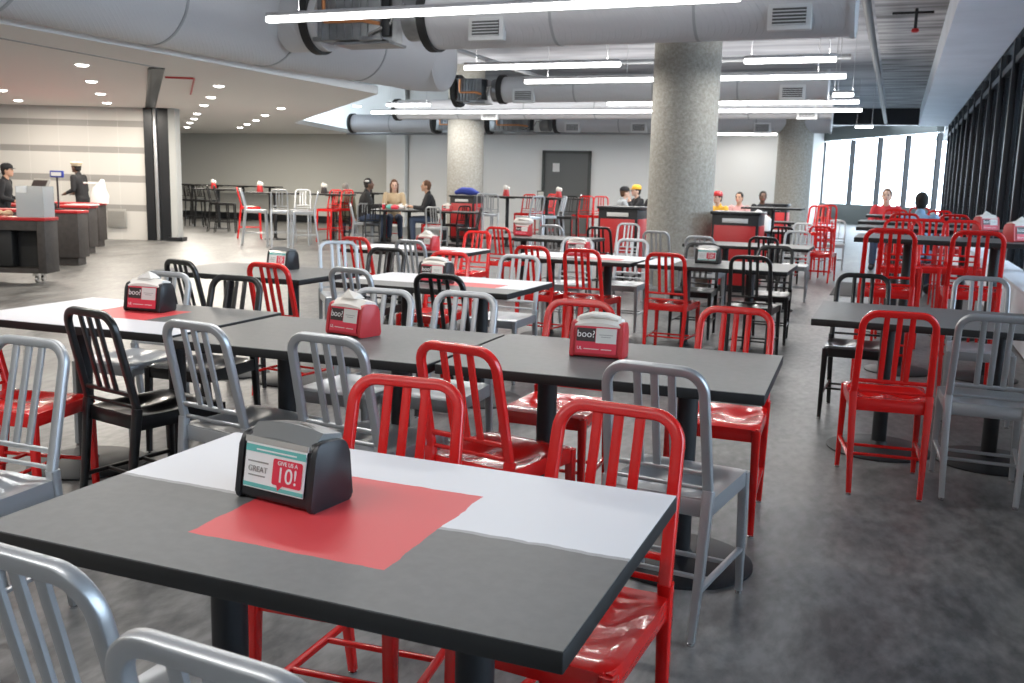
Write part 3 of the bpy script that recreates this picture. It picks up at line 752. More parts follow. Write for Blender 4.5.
# ------------------------------------------------------------------ linear lights
def strip(x0, x1, y, z, label, n=1):
    t = thing('linear_light', label, 'ceiling light', ((x0+x1)/2, y, z), 0, 'hanging linear lights'); L_ = abs(x1-x0)
    MB().box((0, 0, .062), (L_, .07, .04), bev=.006).obj('housing', 'ledbody', t)
    MB().box((0, 0, .012), (L_-.01, .078, .058), bev=.012).obj('diffuser', 'led', t)
    for s in (-1, 1): MB().cyl((s*L_*.42, 0, .08), (s*L_*.42, 0, 4.2-z), .004, seg=6).obj('hanger_wire', 'ledbody', t)
    ld = bpy.data.lights.new('strip_lamp', 'AREA'); ld.shape = 'RECTANGLE'; ld.size = L_; ld.size_y = .07; ld.energy = 26*L_*(.35 if y > 24 else .78 if y < 5 else 1); ld.color = (1, .97, .93)
    lo = bpy.data.objects.new('strip_lamp', ld); COL.objects.link(lo); lo.parent = t; lo.location = (0, 0, -.025)
    ld = bpy.data.lights.new('ceiling_fill', 'AREA'); ld.shape = 'RECTANGLE'; ld.size = L_; ld.size_y = .06; ld.energy = 10*L_*(.35 if y > 24 else 1); ld.color = (1, .97, .93)  # added upward fill, brightens the deck and ducts above the fixture
    lo = bpy.data.objects.new('ceiling_fill', ld); COL.objects.link(lo); lo.parent = t; lo.location = (0, 0, .09); lo.rotation_euler = (math.pi, 0, 0)
for a in LIGHTS: strip(*a)

# ------------------------------------------------------------------ downlights in the low ceiling
for i, (x, y) in enumerate(DOWN):
    row = ['near the front edge', 'beside the partition slot', 'above the counters', 'over the bar stools', 'towards the back wall'][min(4, int((y-8)/3.2))]
    t = thing('downlight', 'small round downlight in the plaster ceiling %s' % row, 'downlight', (x, y, 2.74), 0, 'downlights %s' % row)
    MB().lathe([(.10, -.006), (.105, 0), (.085, .0), (.085, -.006)], (0, 0, 0), 20).obj('trim_ring', 'white', t)
    MB().lathe([(.02, -.026), (.05, -.023), (.07, -.015), (.085, -.004)], (0, 0, 0), 20).obj('lens', 'down', t)
    ld = bpy.data.lights.new('downlight_lamp', 'AREA'); ld.shape = 'DISK'; ld.size = .14; ld.energy = 62; ld.color = (1, .92, .81)
    lo = bpy.data.objects.new('downlight_lamp', ld); COL.objects.link(lo); lo.parent = t; lo.location = (0, 0, -.035)

# ------------------------------------------------------------------ ducts
def circ(r, n=40): return [(r*math.cos(2*math.pi*i/n), r*math.sin(2*math.pi*i/n)) for i in range(n)]
def ringband(mb, p, dirv, r, w=.05):
    d_ = Vector(dirv).normalized(); p = Vector(p)
    mb.tube([p-d_*w/2, p+d_*w/2], circ(r))
def grille(parent, x, y, z, w=.42, h=.26, nx=5):
    f = MB().box((x, y+.01, z), (w, .10, h), bev=.012); f.obj('grille_frame', 'grille', parent)
    b = MB().box((x, y-.045, z), (w-.10, .012, h-.09)); g_ = b.obj('grille', 'grilledark', parent)
    b = MB()
    for k in range(6): b.box((x, y-.055, z-(h-.10)/2+k*(h-.10)/5), (w-.10, .012, .010))
    b.obj('louvres', 'grille', g_)
# main trunk
t = thing('air_duct', 'huge grey round trunk duct along the plaster ceiling edge at upper left', 'duct', (-7.6, 10, 3.2), 0, None)
path = [(-7.75, -6, 3.22), (-7.65, 6.0, 3.28), (-7.6, 9.0, 3.29), (-7.6, 11.3, 3.32), (-7.6, 13.8, 3.39)]
o = Vector((-7.6, 10, 3.2)); rr = .53
pts = [Vector(p)-o for p in path]
el = [Vector((-7.6+.42-.42*math.cos(a), 14.2+.42*math.sin(a), 3.39))-o for a in [R(q) for q in (0, 15, 30, 45, 60, 75, 90)]]
MB().tube(pts+el, circ(rr, 56), n=(0, 0, 1)).ell(el[-1], (.16, rr, rr), u=40, v=24).obj('trunk', 'duct', t)
for k, yy in enumerate((3.6, 6.4, 8.4, 10.4, 12.6)):
    i = max(j for j in range(len(path)) if path[j][1] <= yy) if yy < 14.6 else len(path)-2
    a, b_ = Vector(path[i]), Vector(path[i+1]); q = a+(b_-a)*((yy-a.y)/(b_.y-a.y))
    m_ = MB(); ringband(m_, q-o, b_-a, rr+.008, .035); m_.obj('seam_band', 'ductband', t)
def branch(name_label, y, z, r, x0, x1, xr, grilles, unit=None):
    t = thing('air_duct', name_label, 'duct', (0, y, z), 0, 'round branch ducts crossing the hall')
    MB().tube([(xr, 0, 0), (x1, 0, 0)], circ(r, 48), n=(0, 0, 1)).obj('pipe', 'duct', t)
    MB().lathe([(r-.02, 0), (r+.02, .0), (r+.02, .05), (r-.02, .05)], (0, 0, 0), 48)
    m_ = MB(); ringband(m_, (x1-.02, 0, 0), (1, 0, 0), r+.02, .05); m_.obj('end_cap', 'duct', t)
    m_ = MB(); ringband(m_, (xr, 0, 0), (1, 0, 0), r+.03, .10); m_.obj('rubber_collar', 'rubber', t)
    if x0 is not None:
        MB().tube([(x0, 0, 0), (x0+.55, 0, 0)], circ(r*.95, 40), n=(0, 0, 1)).obj('stub', 'duct', t)
    for gx in grilles: grille(t, gx, -r*.86, -.56*r)
    n = int((x1-xr)/1.8)
    for k in range(1, n+1):
        m_ = MB(); ringband(m_, (xr+k*(x1-xr)/(n+1), 0, 0), (1, 0, 0), r+.006, .03); m_.obj('seam_band', 'ductband', t)
    return t
A = branch('big near branch duct spanning the top of the picture', 10.3, 3.265, .365, -7.12, -.52, -5.15, (-4.35, -1.12))
B = branch('branch duct with grilles beyond the first one, left of big column top', 17.0, 3.115, .235, None, -1.2, -7.05, (-6.55, -1.75))
C_ = branch('third branch duct nearer the back wall', 21.6, 3.13, .24, None, -1.4, -11.8, (-9.2, -4.9, -1.9))
D_ = branch('last branch duct beside the back wall with small grilles', 24.6, 3.02, .26, None, -1.6, -8.6, (-8.1, -6.3, -3.2))
D2 = branch('short duct piece left of the rear column at back wall', 24.4, 2.98, .25, None, -12.2, -14.8, ())
def unit(label, x0, x1, y, z, h, dp):
    t = thing('air_handling_unit', label, 'ventilation unit', ((x0+x1)/2, y, z), 0, 'metal fan boxes between ducts'); w = x1-x0
    MB().box((-w*.12, 0, 0), (w*.62, dp, h), bev=.01).obj('casing', 'galv', t)
    b = MB()
    for k in range(7): b.box((-w*.34+k*w*.07, -dp/2-.012, 0), (.012, .02, h*.94))
    b.obj('casing_ribs', 'galv', t)
    MB().tube([(-w/2, 0, 0), (-w*.40, 0, 0)], circ(h*.52, 32), n=(0, 0, 1)).obj('inlet_collar', 'galv', t)
    m_ = MB(); ringband(m_, (-w/2+.03, 0, 0), (1, 0, 0), h*.72, .10); m_.obj('rubber_collar', 'rubber', t)
    MB().tube([(w*.36, 0, 0), (w/2, 0, 0)], circ(h*.50, 32), n=(0, 0, 1)).obj('outlet_collar', 'galv', t)
    y_ = -dp/2-.05
    MB().tube([(-w*.30, y_, h*.45), (-w*.30, y_, -h*.05), (-w*.29, y_, -h*.12), (w*.05, y_, -h*.12), (w*.2, y_, -h*.2)], circ(.022, 10), n=(0, 1, 0)).obj('copper_pipe', 'copper', t)
    MB().box((w*.26, y_+.02, -h*.02), (.10, .08, h*.9), bev=.006).obj('control_box', 'mullion', t)
    MB().tube([(w*.10, y_, -h*.42), (w*.30, y_, -h*.2), (w*.34, y_, h*.1), (w*.42, y_, h*.15)], circ(.02, 8), n=(0, 1, 0)).obj('cable', 'glide', t)
    MB().box((0, -.02, -h*.56), (w*.5, dp*.8, .03)).box((w*.12, y_, -h*.5), (.3, .05, .05), bev=.01).obj('bracket', 'galv', t)
    return t
unit('metal fan box with copper pipe between trunk and near branch duct', -6.75, -5.25, 10.3, 3.27, .54, .54)
unit('metal fan box at the end of the trunk duct above the rear column', -8.0, -7.10, 17.0, 3.10, .42, .45)
unit('metal fan box among the pipes left of the door, under the ceiling', -10.6, -8.8, 24.6, 2.98, .40, .5)
unit('metal fan box left of the rear column near back wall', -12.1, -10.9, 24.4, 2.98, .40, .5)
# thin pipes and cable trays under the deck
for i, (a, b_, r, m_, l) in enumerate([((-8.3, 4, 3.95), (-8.3, 25, 3.95), .05, 'ductband', 'thin sprinkler pipe along the trunk duct'), ((-7.9, 13.0, 3.9), (-1, 13.2, 3.9), .035, 'ductband', 'thin pipe crossing in front of the big column'), ((-8.5, 19.2, 3.85), (-1, 19.2, 3.85), .05, 'ductband', 'thin pipe crossing behind the big column'),
      ((-15.5, 25.2, 2.72), (-3.5, 25.2, 2.80), .035, 'ductband', 'thin pipe along the top of the back wall')]):
    tag(MB().cyl(a, b_, r, seg=12).obj('ceiling_pipe', m_), l, 'pipe', 'pipes under the ceiling deck')
# sprinklers on the window side deck
for y_ in (8.6, 12.0, 16.5):
    t = thing('sprinkler', 'sprinkler head on the dark deck beside the windows, %s' % {8.6: 'nearest', 12.0: 'second along', 16.5: 'furthest along'}[y_], 'sprinkler', (.05, y_, 4.2), 0, 'sprinklers over the aisle')
    MB().cyl((0, 0, 0), (0, 0, -.30), .025, seg=10).cyl((-.35, 0, -.06), (.25, 0, -.06), .02, seg=8).obj('drop_pipe', 'mullion', t); MB().lathe([(.03, -.36), (.06, -.34), (.05, -.30)], (0, 0, 0), 14).obj('head', 'binred', t)
# floor mat near the aisle
o = MB().box((0, 0, .006), (.42, 2.0, .010), bev=.004).obj('floor_mat', 'rubber', None, loc=(-.52, 14.4, 0)); tag(o, 'dark rectangular floor mat lying in the aisle', 'mat')

tag(MB().tube([(-9.56, 10.8, 2.715), (-9.25, 10.99, 2.715), (-9.27, 11.05, 2.715), (-11.07, 13.1, 2.715)], circ(.014, 8), n=(0, 0, 1)).obj('sprinkler_pipe', 'binred'), 'thin red angled pipe under the plaster ceiling right of the partition slot', 'pipe')
# ------------------------------------------------------------------ people
def limb(mb, pts, rad, seg=14):
    """tapered limb with round joints"""
    for i, (p, q) in enumerate(zip(pts, pts[1:])):
        mb.cyl(p, q, rad[i], rad[i+1], seg)
    for p, r in zip(pts, rad): mb.ell(p, (r, r, r), u=12, v=8)
    return mb
def remesh(o, vox=.012, sm=2):
    m = o.modifiers.new('merge', 'REMESH'); m.mode = 'VOXEL'; m.voxel_size = vox; m.use_smooth_shade = True
    if sm:
        s_ = o.modifiers.new('smooth', 'SMOOTH'); s_.iterations = sm; s_.factor = .5
    return o
def V3(*a): return Vector(a)
def person(label, x, y, yaw, pose, seat=.46, skin='skin', hair='hairblack', hairlen=0, hat=None, brim=True, top='clothblack', pants='denim', head_turn=0., head_tilt=0., lean=.08, arms='table', scale=1., grp=None, hat_shape='cap'):
    t = thing('person', label, 'person', (x, y, 0), R(yaw), grp); t.scale = (scale,)*3
    if pose == 'sit':
        hip = V3(0, 0, seat+.09); lift = 0
        knee = [V3(s*.11, .42, seat+.06) for s in (-1, 1)]; foot = [V3(s*.12, .40, .08) for s in (-1, 1)] if seat < .6 else [V3(s*.12, .36, seat-.40) for s in (-1, 1)]
    else:
        hip = V3(0, 0, .92); knee = [V3(s*.095, .015, .50) for s in (-1, 1)]; foot = [V3(s*.10, -.01, .08) for s in (-1, 1)]
    chest = hip+V3(0, lean*.8, .34); shz = hip+V3(0, lean, .47); neck = shz+V3(0, .015, .05); head = neck+V3(0, .035, .155)
    sh = [shz+V3(s*.175, 0, -.01) for s in (-1, 1)]
    if arms == 'table': el = [shz+V3(s*.23, .10, -.27) for s in (-1, 1)]; wr = [shz+V3(s*.12, .33, -.24) for s in (-1, 1)]
    elif arms == 'chin': el = [shz+V3(s*.19, .20, -.24) for s in (-1, 1)]; wr = [shz+V3(s*.04, .20, -.02) for s in (-1, 1)]
    elif arms == 'work': el = [shz+V3(s*.22, -.02, -.28) for s in (-1, 1)]; wr = [shz+V3(s*.15, .20, -.35) for s in (-1, 1)]
    else: el = [shz+V3(s*.22, -.02, -.28) for s in (-1, 1)]; wr = [shz+V3(s*.23, .03, -.52) for s in (-1, 1)]
    HR = Matrix.Rotation(R(head_turn), 3, 'Z') @ Matrix.Rotation(R(head_tilt), 3, 'X')
    def H(a, b, c): return head+HR @ V3(a, b, c)
    # one continuous body: head, neck, trunk, limbs, hands
    b = MB()
    b.ell(head, (.074, .094, .112), HR); b.ell(H(0, .030, -.052), (.052, .060, .062), HR)
    b.ell(H(0, .098, -.012), (.012, .020, .020), HR); b.ell(H(0, .090, -.052), (.026, .012, .010), HR); b.ell(H(0, .078, -.090), (.024, .020, .018), HR)
    for s in (-1, 1): b.ell(H(s*.076, -.005, -.010), (.010, .020, .030), HR); b.ell(H(s*.030, .082, .022), (.020, .010, .008), HR)
    limb(b, [neck+V3(0, -.01, -.06), head+V3(0, -.015, -.06)], [.056, .050])
    limb(b, [hip, chest], [.125, .13]); b.ell(chest+V3(0, 0, .02), (.165, .105, .16)); b.ell(hip, (.165, .12, .11)); b.ell(shz+V3(0, 0, -.04), (.17, .075, .07))
    for k in (0, 1):
        s = (-1, 1)[k]
        limb(b, [sh[k], el[k], wr[k]], [.052, .040, .027])
        d_ = (wr[k]-el[k]).normalized(); u_ = V3(-s*1, 0, 0) if abs(d_.x) < .8 else V3(0, 1, 0); u_ = (u_-d_*u_.dot(d_)).normalized(); nrm = d_.cross(u_)
        palm = wr[k]+d_*.05; b.cyl(wr[k], palm+d_*.03, .028, .034, 10); b.ell(palm, (.036, .036, .036))
        for i, (off, ln) in enumerate(((-.030, .062), (-.010, .074), (.010, .070), (.029, .054))):
            p0 = palm+d_*.02+u_*off; p1 = p0+d_*ln*.6+nrm*.004*s; p2 = p1+d_*ln*.42-V3(0, 0, .018)
            limb(b, [p0, p1, p2], [.010, .009, .0075], 8)
        limb(b, [palm-d_*.01-u_*.028, palm+d_*.025-u_*.055, palm+d_*.055-u_*.060], [.012, .010, .008], 8)
        limb(b, [hip+V3(s*.09, 0, -.02), knee[k], foot[k]], [.078, .056, .040]); b.ell(foot[k]+V3(0, .06, -.045), (.042, .11, .033))
    remesh(b.obj('body', skin, t), .0095)
    for s in (-1, 1):
        MB().ell(H(s*.030, .0875, .012), (.0125, .007, .008), HR).obj('eye', 'eye', t); MB().ell(H(s*.031, .089, .030), (.018, .006, .004), HR).obj('eyebrow', hair, t)
    MB().ell(H(0, .099, -.054), (.022, .005, .005), HR).obj('mouth', 'cardred', t)
    # hair
    hb = MB(); hb.ell(H(0, -.018, .026), (.084, .098, .104), HR)
    if hairlen > 0:
        hb.ell(H(0, -.055, -.03), (.082, .060, .10), HR)
        limb(hb, [H(0, -.06, -.05), H(0, -.075, -.05-hairlen)], [.075, .05])
        for s in (-1, 1): limb(hb, [H(s*.070, .0, .02), H(s*.075, .01, -.06-hairlen*.6)], [.028, .02])
    else: hb.ell(H(0, -.045, -.03), (.074, .058, .07), HR)
    # keep the face clear
    o = hb.obj('hair', hair, t)
    cut = []
    bm = bmesh.new(); bm.from_mesh(o.data)
    inv = HR.inverted()
    for v in bm.verts:
        q = inv @ (v.co-head)
        if q.y > .052 and q.z < .060: cut.append(v)
    bmesh.ops.delete(bm, geom=cut, context='VERTS'); bm.to_mesh(o.data); bm.free()
    sd = o.modifiers.new('thick', 'SOLIDIFY'); sd.thickness = .012
    if hat:
        hm = MB()
        if hat_shape == 'cap':
            hm.lathe([(.092, 0), (.096, .02), (.090, .055), (.066, .088), (.03, .102), (.004, .104)], (0, 0, 0), 24)
            for v in hm.bm.verts: v.co = H(v.co.x, v.co.y*1.14-.01, v.co.z+.035)
        elif hat_shape == 'chef':
            hm.lathe([(.090, 0), (.093, .03), (.112, .045), (.114, .065), (.09, .085), (.03, .095), (.004, .096)], (0, 0, 0), 24)
            for v in hm.bm.verts: v.co = H(v.co.x, v.co.y*1.14-.012, v.co.z+.030)
        ho = hm.obj('hat', hat, t)
        if brim and hat_shape == 'cap':
            bb = MB(); pts = [(.085*math.sin(a), .085*math.cos(a)+.055*max(0, math.cos(a))**.6) for a in [R(q) for q in range(-80, 81, 16)]]+[(.082*math.sin(a), .082*math.cos(a)) for a in [R(q) for q in range(80, -81, -16)]]
            bb.prism(pts, 'z', .040, .047)
            for v in bb.bm.verts: v.co = H(v.co.x, v.co.y*1.1, v.co.z-.15*max(0, v.co.y-.08))
            bb.obj('brim', hat, ho)
    # clothes
    c = MB(); limb(c, [hip+V3(0, 0, -.03), chest], [.138, .142]); c.ell(chest+V3(0, 0, .02), (.178, .120, .172)); c.ell(hip, (.172, .135, .115)); c.ell(shz+V3(0, -.005, -.035), (.185, .088, .080))
    limb(c, [neck+V3(0, -.01, -.04), neck+V3(0, -.012, .012)], [.068, .062])
    for k in (0, 1):
        limb(c, [sh[k], el[k], el[k]+(wr[k]-el[k])*.88], [.066, .052, .040])
    remesh(c.obj('jacket' if top in ('clothblack', 'clotholive') else 'shirt', top, t), .014)
    p_ = MB(); p_.ell(hip+V3(0, 0, -.02), (.168, .132, .10))
    for k in (0, 1):
        s = (-1, 1)[k]; limb(p_, [hip+V3(s*.09, 0, -.03), knee[k], foot[k]+(knee[k]-foot[k])*.12], [.090, .068, .055])
    remesh(p_.obj('trousers', pants, t), .014)
    for k in (0, 1):
        MB().ell(foot[k]+V3(0, .06, -.035), (.047, .125, .044)).ell(foot[k]+V3(0, 0, -.01), (.048, .055, .06)).obj('shoe', 'shoe', t)
    return t
# ------------------------------------------------------------------ service counters
def counter(cx_, cy_, w, label, cart=False, dp=.34, h=.82):
    cx_ -= RT.x*.12; cy_ -= RT.y*.12
    t = thing('service_counter', label, 'counter', (cx_, cy_, 0), ang, 'red-topped service counters')
    z0 = .13 if cart else .0
    if not cart:
        MB().box((-w/2, dp/2, (h-.04+.12)/2+.0), (w, dp, h-.04-.12), bev=.004).obj('cabinet', 'counter', t)
        MB().box((-w/2, dp/2, .06), (w-.08, dp-.08, .12)).obj('plinth', 'counter', t)
        b = MB()
        for k in range(1, 4): b.box((-w*k/4, -.003, .45), (.012, .008, h-.2))
        b.obj('panel_joint', 'counterdark', t)
    else:
        MB().box((-.05, dp/2, (h-.04+z0)/2), (.10, dp, h-.04-z0), bev=.004).box((-w+.05, dp/2, (h-.04+z0)/2), (.10, dp, h-.04-z0)).box((-w/2, dp/2, z0+.03), (w-.2, dp, .06)).box((-w/2, .03, h-.10), (w-.2, .06, .12)).obj('cabinet', 'counter', t)
        MB().box((-w/2, dp*.7, (h+z0)/2), (w-.2, .04, h-z0-.1)).obj('back_panel', 'counterdark', t)
        MB().box((-.62, .17, z0+.32), (.34, .2, .50), bev=.02).obj('drawer_bin', 'counterdark', t)
        for px in (-.18, -w/2, -w+.18):
            c = MB(); c.box((px, .10, .105), (.07, .07, .03)).cyl((px-.015, .12, .045), (px+.015, .12, .045), .045, seg=20).box((px-.022, .12, .07), (.004, .03, .07)).box((px+.022, .12, .07), (.004, .03, .07)); c.obj('caster', 'glide', t)
            c = MB(); c.cyl((px-.015, dp-.06, .045), (px+.015, dp-.06, .045), .045, seg=20).box((px, dp-.06, .10), (.05, .05, .05)); c.obj('caster', 'glide', t)
    MB().box((-w/2, dp/2, h-.02), (w+.03, dp+.03, .04), bev=.006).obj('countertop', 'countertop', t)
    return t
counter(-9.62, 8.83, 2.6, 'nearest dark service counter on casters with red top, at the left edge', True)
counter(-11.16, 10.83, 2.4, 'second dark service counter with red top, tall plain end panel')
counter(-12.71, 12.55, 2.0, 'third dark service counter with white papers on its red top')
counter(-13.80, 13.86, 2.0, 'furthest dark service counter with red top and a white bag')
def onc(cx_, cy_, u, v): return (cx_+RT.x*u+BK.x*v, cy_+RT.y*u+BK.y*v)
x, y = onc(-9.62, 8.83, -.30, .17)
t = thing('acrylic_bin', 'clear acrylic bin with paper goods standing on the nearest service counter', 'bin', (x, y, .821), ang)
b = MB()
b.box((0, 0, .006), (.34, .28, .012)).box((-.165, 0, .19), (.008, .28, .38)).box((.165, 0, .19), (.008, .28, .38)).box((0, -.137, .15), (.34, .008, .30)).box((0, .137, .19), (.34, .008, .38)); b.obj('bin_shell', 'glass', t, smooth=False)
MB().box((0, 0, .06), (.30, .24, .09), bev=.02).box((.02, 0, .13), (.26, .2, .04), rot=Matrix.Rotation(.1, 3, 'Y'), bev=.01).obj('paper_stack', 'cardwhite', t)
MB().box((0, 0, .17), (.33, .26, .008)).box((0, 0, .27), (.33, .26, .008)).obj('divider', 'glass', t)
x, y = onc(-9.62, 8.83, -.78, .17)
for i, (dx, dy, l) in enumerate(((0, 0, 'left'), (.13, .03, 'right'))):
    b = MB(); b.ell((0, 0, .035), (.075, .06, .035)); b.ell((.02, 0, .055), (.05, .04, .025)); o = b.obj('pastry', 'cloth_tan', None, loc=(x+dx, y+dy, .822)); tag(o, 'tan pastry on the nearest service counter, the %s one at the picture edge' % l, 'pastry', 'pastries on the counter')
x, y = onc(-11.16, 10.83, -.75, .17)
t = thing('cash_register', 'dark cash register screen tilted on the second service counter', 'cash register', (x, y, .821), ang+R(-25))
MB().box((0, 0, .05), (.36, .30, .10), bev=.012).obj('drawer', 'cardblack', t); MB().cyl((0, .02, .1), (0, .05, .26), .03).obj('stand', 'cardblack', t)
MB().box((0, 0, 0), (.34, .04, .28), rot=Matrix.Rotation(R(-28), 3, 'X'), bev=.01).obj('screen_housing', 'cardgrey', t, loc=(0, 0, .33)); MB().box((0, -.023, 0), (.30, .004, .23), rot=Matrix.Rotation(R(-28), 3, 'X')).obj('screen', 'cardblack', t, loc=(0, 0, .33))
x, y = onc(-11.16, 10.83, -.50, .22)
t = thing('sign_display', 'small pole display with pale screen beside the cash register', 'display', (x, y, .821), ang)
MB().cyl((0, 0, 0), (0, 0, .50), .014).lathe([(.06, 0), (.06, .012), (.02, .02)], (0, 0, 0)).obj('pole', 'cardblack', t); MB().box((0, 0, .53), (.20, .05, .10), bev=.012).obj('display_head', 'bluebag', t); MB().box((0, -.027, .53), (.15, .004, .055)).obj('display_screen', 'cardwhite', t)
x, y = onc(-12.71, 12.55, -.30, .17)
b = MB(); b.box((0, 0, .008), (.50, .25, .014), bev=.003).box((.04, .02, .020), (.42, .22, .010), rot=Matrix.Rotation(.1, 3, 'Z')); tag(b.obj('paper_stack', 'cardwhite', None, loc=(x, y, .822), rz=ang), 'flat white papers on the third service counter in front of the worker', 'papers')
x, y = onc(-13.80, 13.86, -.16, .17)
b = MB(); b.tube([(0, 0, 0), (.01, 0, .14), (.0, .01, .26), (.05, 0, .36), (.07, 0, .44)], supel(.30, .20, 16, .7), n=(0, 1, 0), scales=(1, 1.05, .8, .42, .22))
b.bar((.06, 0, .36), (-.28, -.02, .37), .05, .03); tag(b.obj('plastic_bag', 'cardwhite', None, loc=(x, y, .822), rz=ang), 'crumpled white plastic bag on the furthest service counter', 'bag')

# ------------------------------------------------------------------ waste stations
def bin_station(x, y, w, label, dp=.62, h=1.08, rz=0):
    t = thing('waste_station', label, 'waste bin', (x, y, 0), rz, 'red waste stations with black tops')
    MB().box((0, 0, h/2), (w, dp, h-.06), bev=.008).obj('cabinet', 'post', t)
    MB().box((0, -dp/2-.006, h*.46), (w-.07, .014, h*.74), bev=.004).obj('door', 'binred', t)
    for s in (-1, 1): MB().box((s*(w/2+.004), 0, h*.46), (.014, dp-.07, h*.74), bev=.004).obj('side_panel', 'binred', t)
    MB().box((0, 0, h-.02), (w+.05, dp+.05, .04), bev=.008).obj('worktop', 'stone', t)
    MB().box((0, -dp/2-.012, h*.89), (w*.55, .01, .06), bev=.003).obj('flap', 'cardwhite', t)
    MB().box((0, 0, .03), (w-.06, dp-.06, .06)).obj('plinth', 'mullion', t)
    return t
bin_station(-3.84, 14.15, .60, 'red waste station with black top just left of the big column')
bin_station(-1.98, 13.30, .62, 'red waste station with black top just right of the big column')
bin_station(-9.3, 20.4, .60, 'red waste station with black top in front of the rear column')
bin_station(-2.45, 21.9, .50, 'red waste station at the foot of the third column')
b = MB(); b.tube([(-.28, 0, .05), (-.1, 0, .10), (.1, .02, .09), (.3, 0, .05)], supel(.24, .17, 14, .8), scales=(.5, 1, 1.05, .45)); tag(b.obj('cloth_bag', 'bluebag', None, loc=(-9.3, 20.35, 1.081)), 'blue cloth bag lying on the red waste station by the rear column', 'bag')

# ------------------------------------------------------------------ people
G = 'people eating together at the left rear table'
wm = person('person with black hair and white hair clip in a black jacket, seated facing right', -11.05, 18.62, -57, 'sit', top='clothblack', scale=1.05, skin='skindark', grp=G)
MB().ell((.088, .085, 1.285), (.014, .045, .022)).obj('hair_clip', 'cardwhite', wm)
person('person with long brown hair in a light top facing the camera behind the food table', -10.75, 19.5, 212, 'sit', hair='hairbrown', hairlen=.16, top='cloth_tan', scale=1.04, skin='skinlight', head_tilt=-12, grp=G)
person('person in a dark jacket seated right of the food table, facing left', -9.52, 19.0, 122, 'sit', hair='hairbrown', top='clothblack', skin='skin', scale=1.04, grp=G)
person('person in an olive coat seen from behind, left of the woman with the clip', -11.85, 19.15, 20, 'sit', hair='hairgrey', top='clotholive', scale=.96, arms='down', grp=G)
G = 'people seated left of the big column'
person('person in grey shirt and black cap, seated behind the red waste station', -5.5, 19.85, -60, 'sit', hair='hairbrown', hat='clothblack', top='clothgrey', skin='skinlight', scale=1.0, seat=.48, grp=G)
person('person in a black shirt with yellow cap, chin on hand, facing left', -5.25, 20.8, 130, 'sit', hair='hairblack', hat='clothyellow', top='clothblack', skin='skinlight', arms='chin', scale=1.03, seat=.48, grp=G)
person('person half hidden by the left side of the big column', -5.05, 21.4, 150, 'sit', hair='hairbrown', top='clothblack', skin='skinlight', scale=1.0, seat=.5, grp=G)
G = 'people seated right of the big column'
person('person in a yellow shirt and red cap just right of the big column', -3.2, 19.1, 150, 'sit', hat='binred', brim=False, top='clothyellow', skin='skinlight', scale=.98, grp=G)
person('person in a pink shirt further back, right of the yellow shirt', -3.0, 20.3, 170, 'sit', top='clothpink', skin='skin', scale=.98, grp=G)
person('person in black beside the third column, hair dark', -2.75, 21.6, 200, 'sit', top='clothblack', skin='skindark', scale=1.0, grp=G)
person('person in a red shirt seated at the far end facing the camera', -.15, 18.7, 175, 'sit', top='clothred', skin='skinlight', hair='hairbrown', scale=1.08, arms='table')
person('person in pale blue with dark hair, seated facing the end windows', .30, 13.95, -10, 'sit', top='clothblue', skin='skindark', scale=1.04, arms='table')
person('food worker standing in black jacket and cream hat, turned left behind the counters', -15.25, 14.75, 100, 'stand', hair='hairblack', hat='cream', hat_shape='chef', top='clothblack', pants='clothblack', skin='skindark', arms='work', scale=.93)
person('food worker at the left picture edge in a dark cap behind the cash register', -13.35, 11.25, -60, 'stand', hair='hairblack', hat='clothblack', top='clothblack', pants='clothblack', skin='skin', arms='work', scale=.87)

# ------------------------------------------------------------------ food and holders
def cup(x, y, z, m, label, r=.035, h=.11, grp='cups and packs on the food table'):
    t = thing('drink_cup', label, 'cup', (x, y, z), 0, grp)
    MB().lathe([(r*.78, 0), (r, h)], (0, 0, 0), 18).obj('cup_body', m, t); MB().lathe([(r*1.06, h), (r*1.06, h+.008), (r*.8, h+.014)], (0, 0, 0), 18).obj('lid', 'cardwhite', t)
tx, ty = -10.2, 18.6
for dx, dy, m, l in ((-.28, -.05, 'cardred', 'red cup at the left of the food table'), (.22, .08, 'cardwhite', 'white cup at the right of the food table'), (.02, .2, 'cardteal', 'green cup at the back of the food table')): cup(tx+dx, ty+dy, .747, m, l)
for dx, dy, m, l in ((-.12, -.05, 'cardteal', 'green snack pack on the food table'), (.05, -.14, 'cardred', 'red snack pack on the food table'), (.10, .03, 'cardwhite', 'white food box on the food table'), (-.22, .14, 'cardblack', 'dark bag on the food table in front of the woman')):
    b = MB(); b.tube([(-.08, 0, .05), (0, 0, .06), (.08, 0, .05)], supel(.10, .11, 12, .7), scales=(.7, 1, .7)); tag(b.obj('snack_pack', m, None, loc=(tx+dx, ty+dy, .747)), l, 'snack pack', 'cups and packs on the food table')
def holder(x, y, z, m, label):
    t = thing('condiment_holder', label, 'condiment holder', (x, y, z), 0, 'condiment holders on the high tables')
    MB().lathe([(.07, 0), (.075, .02), (.06, .10), (.055, .14)], (0, 0, 0), 18).obj('holder_body', m, t)
    b = MB(); b.ell((-.02, 0, .18), (.05, .04, .06)); b.ell((.035, .01, .17), (.045, .035, .05)); b.obj('napkins', 'paper', t)
holder(-13.35, 18.0, 1.051, 'binred', 'red holder with white napkins on the middle left high table')
holder(-11.95, 18.45, 1.051, 'cardblack', 'dark holder with white napkins above the square-on silver stool')
holder(-16.75, 20.6, 1.051, 'binred', 'red holder on the high table furthest left')
holder(-12.85, 22.0, 1.051, 'cardblack', 'black holder on the long high table near the back wall')
holder(-8.0, 19.6, 1.101, 'binred', 'red and white holder on the left end of the table with thick posts')
holder(-7.05, 20.4, 1.091, 'binred', 'round red holder on the small high table at the door')
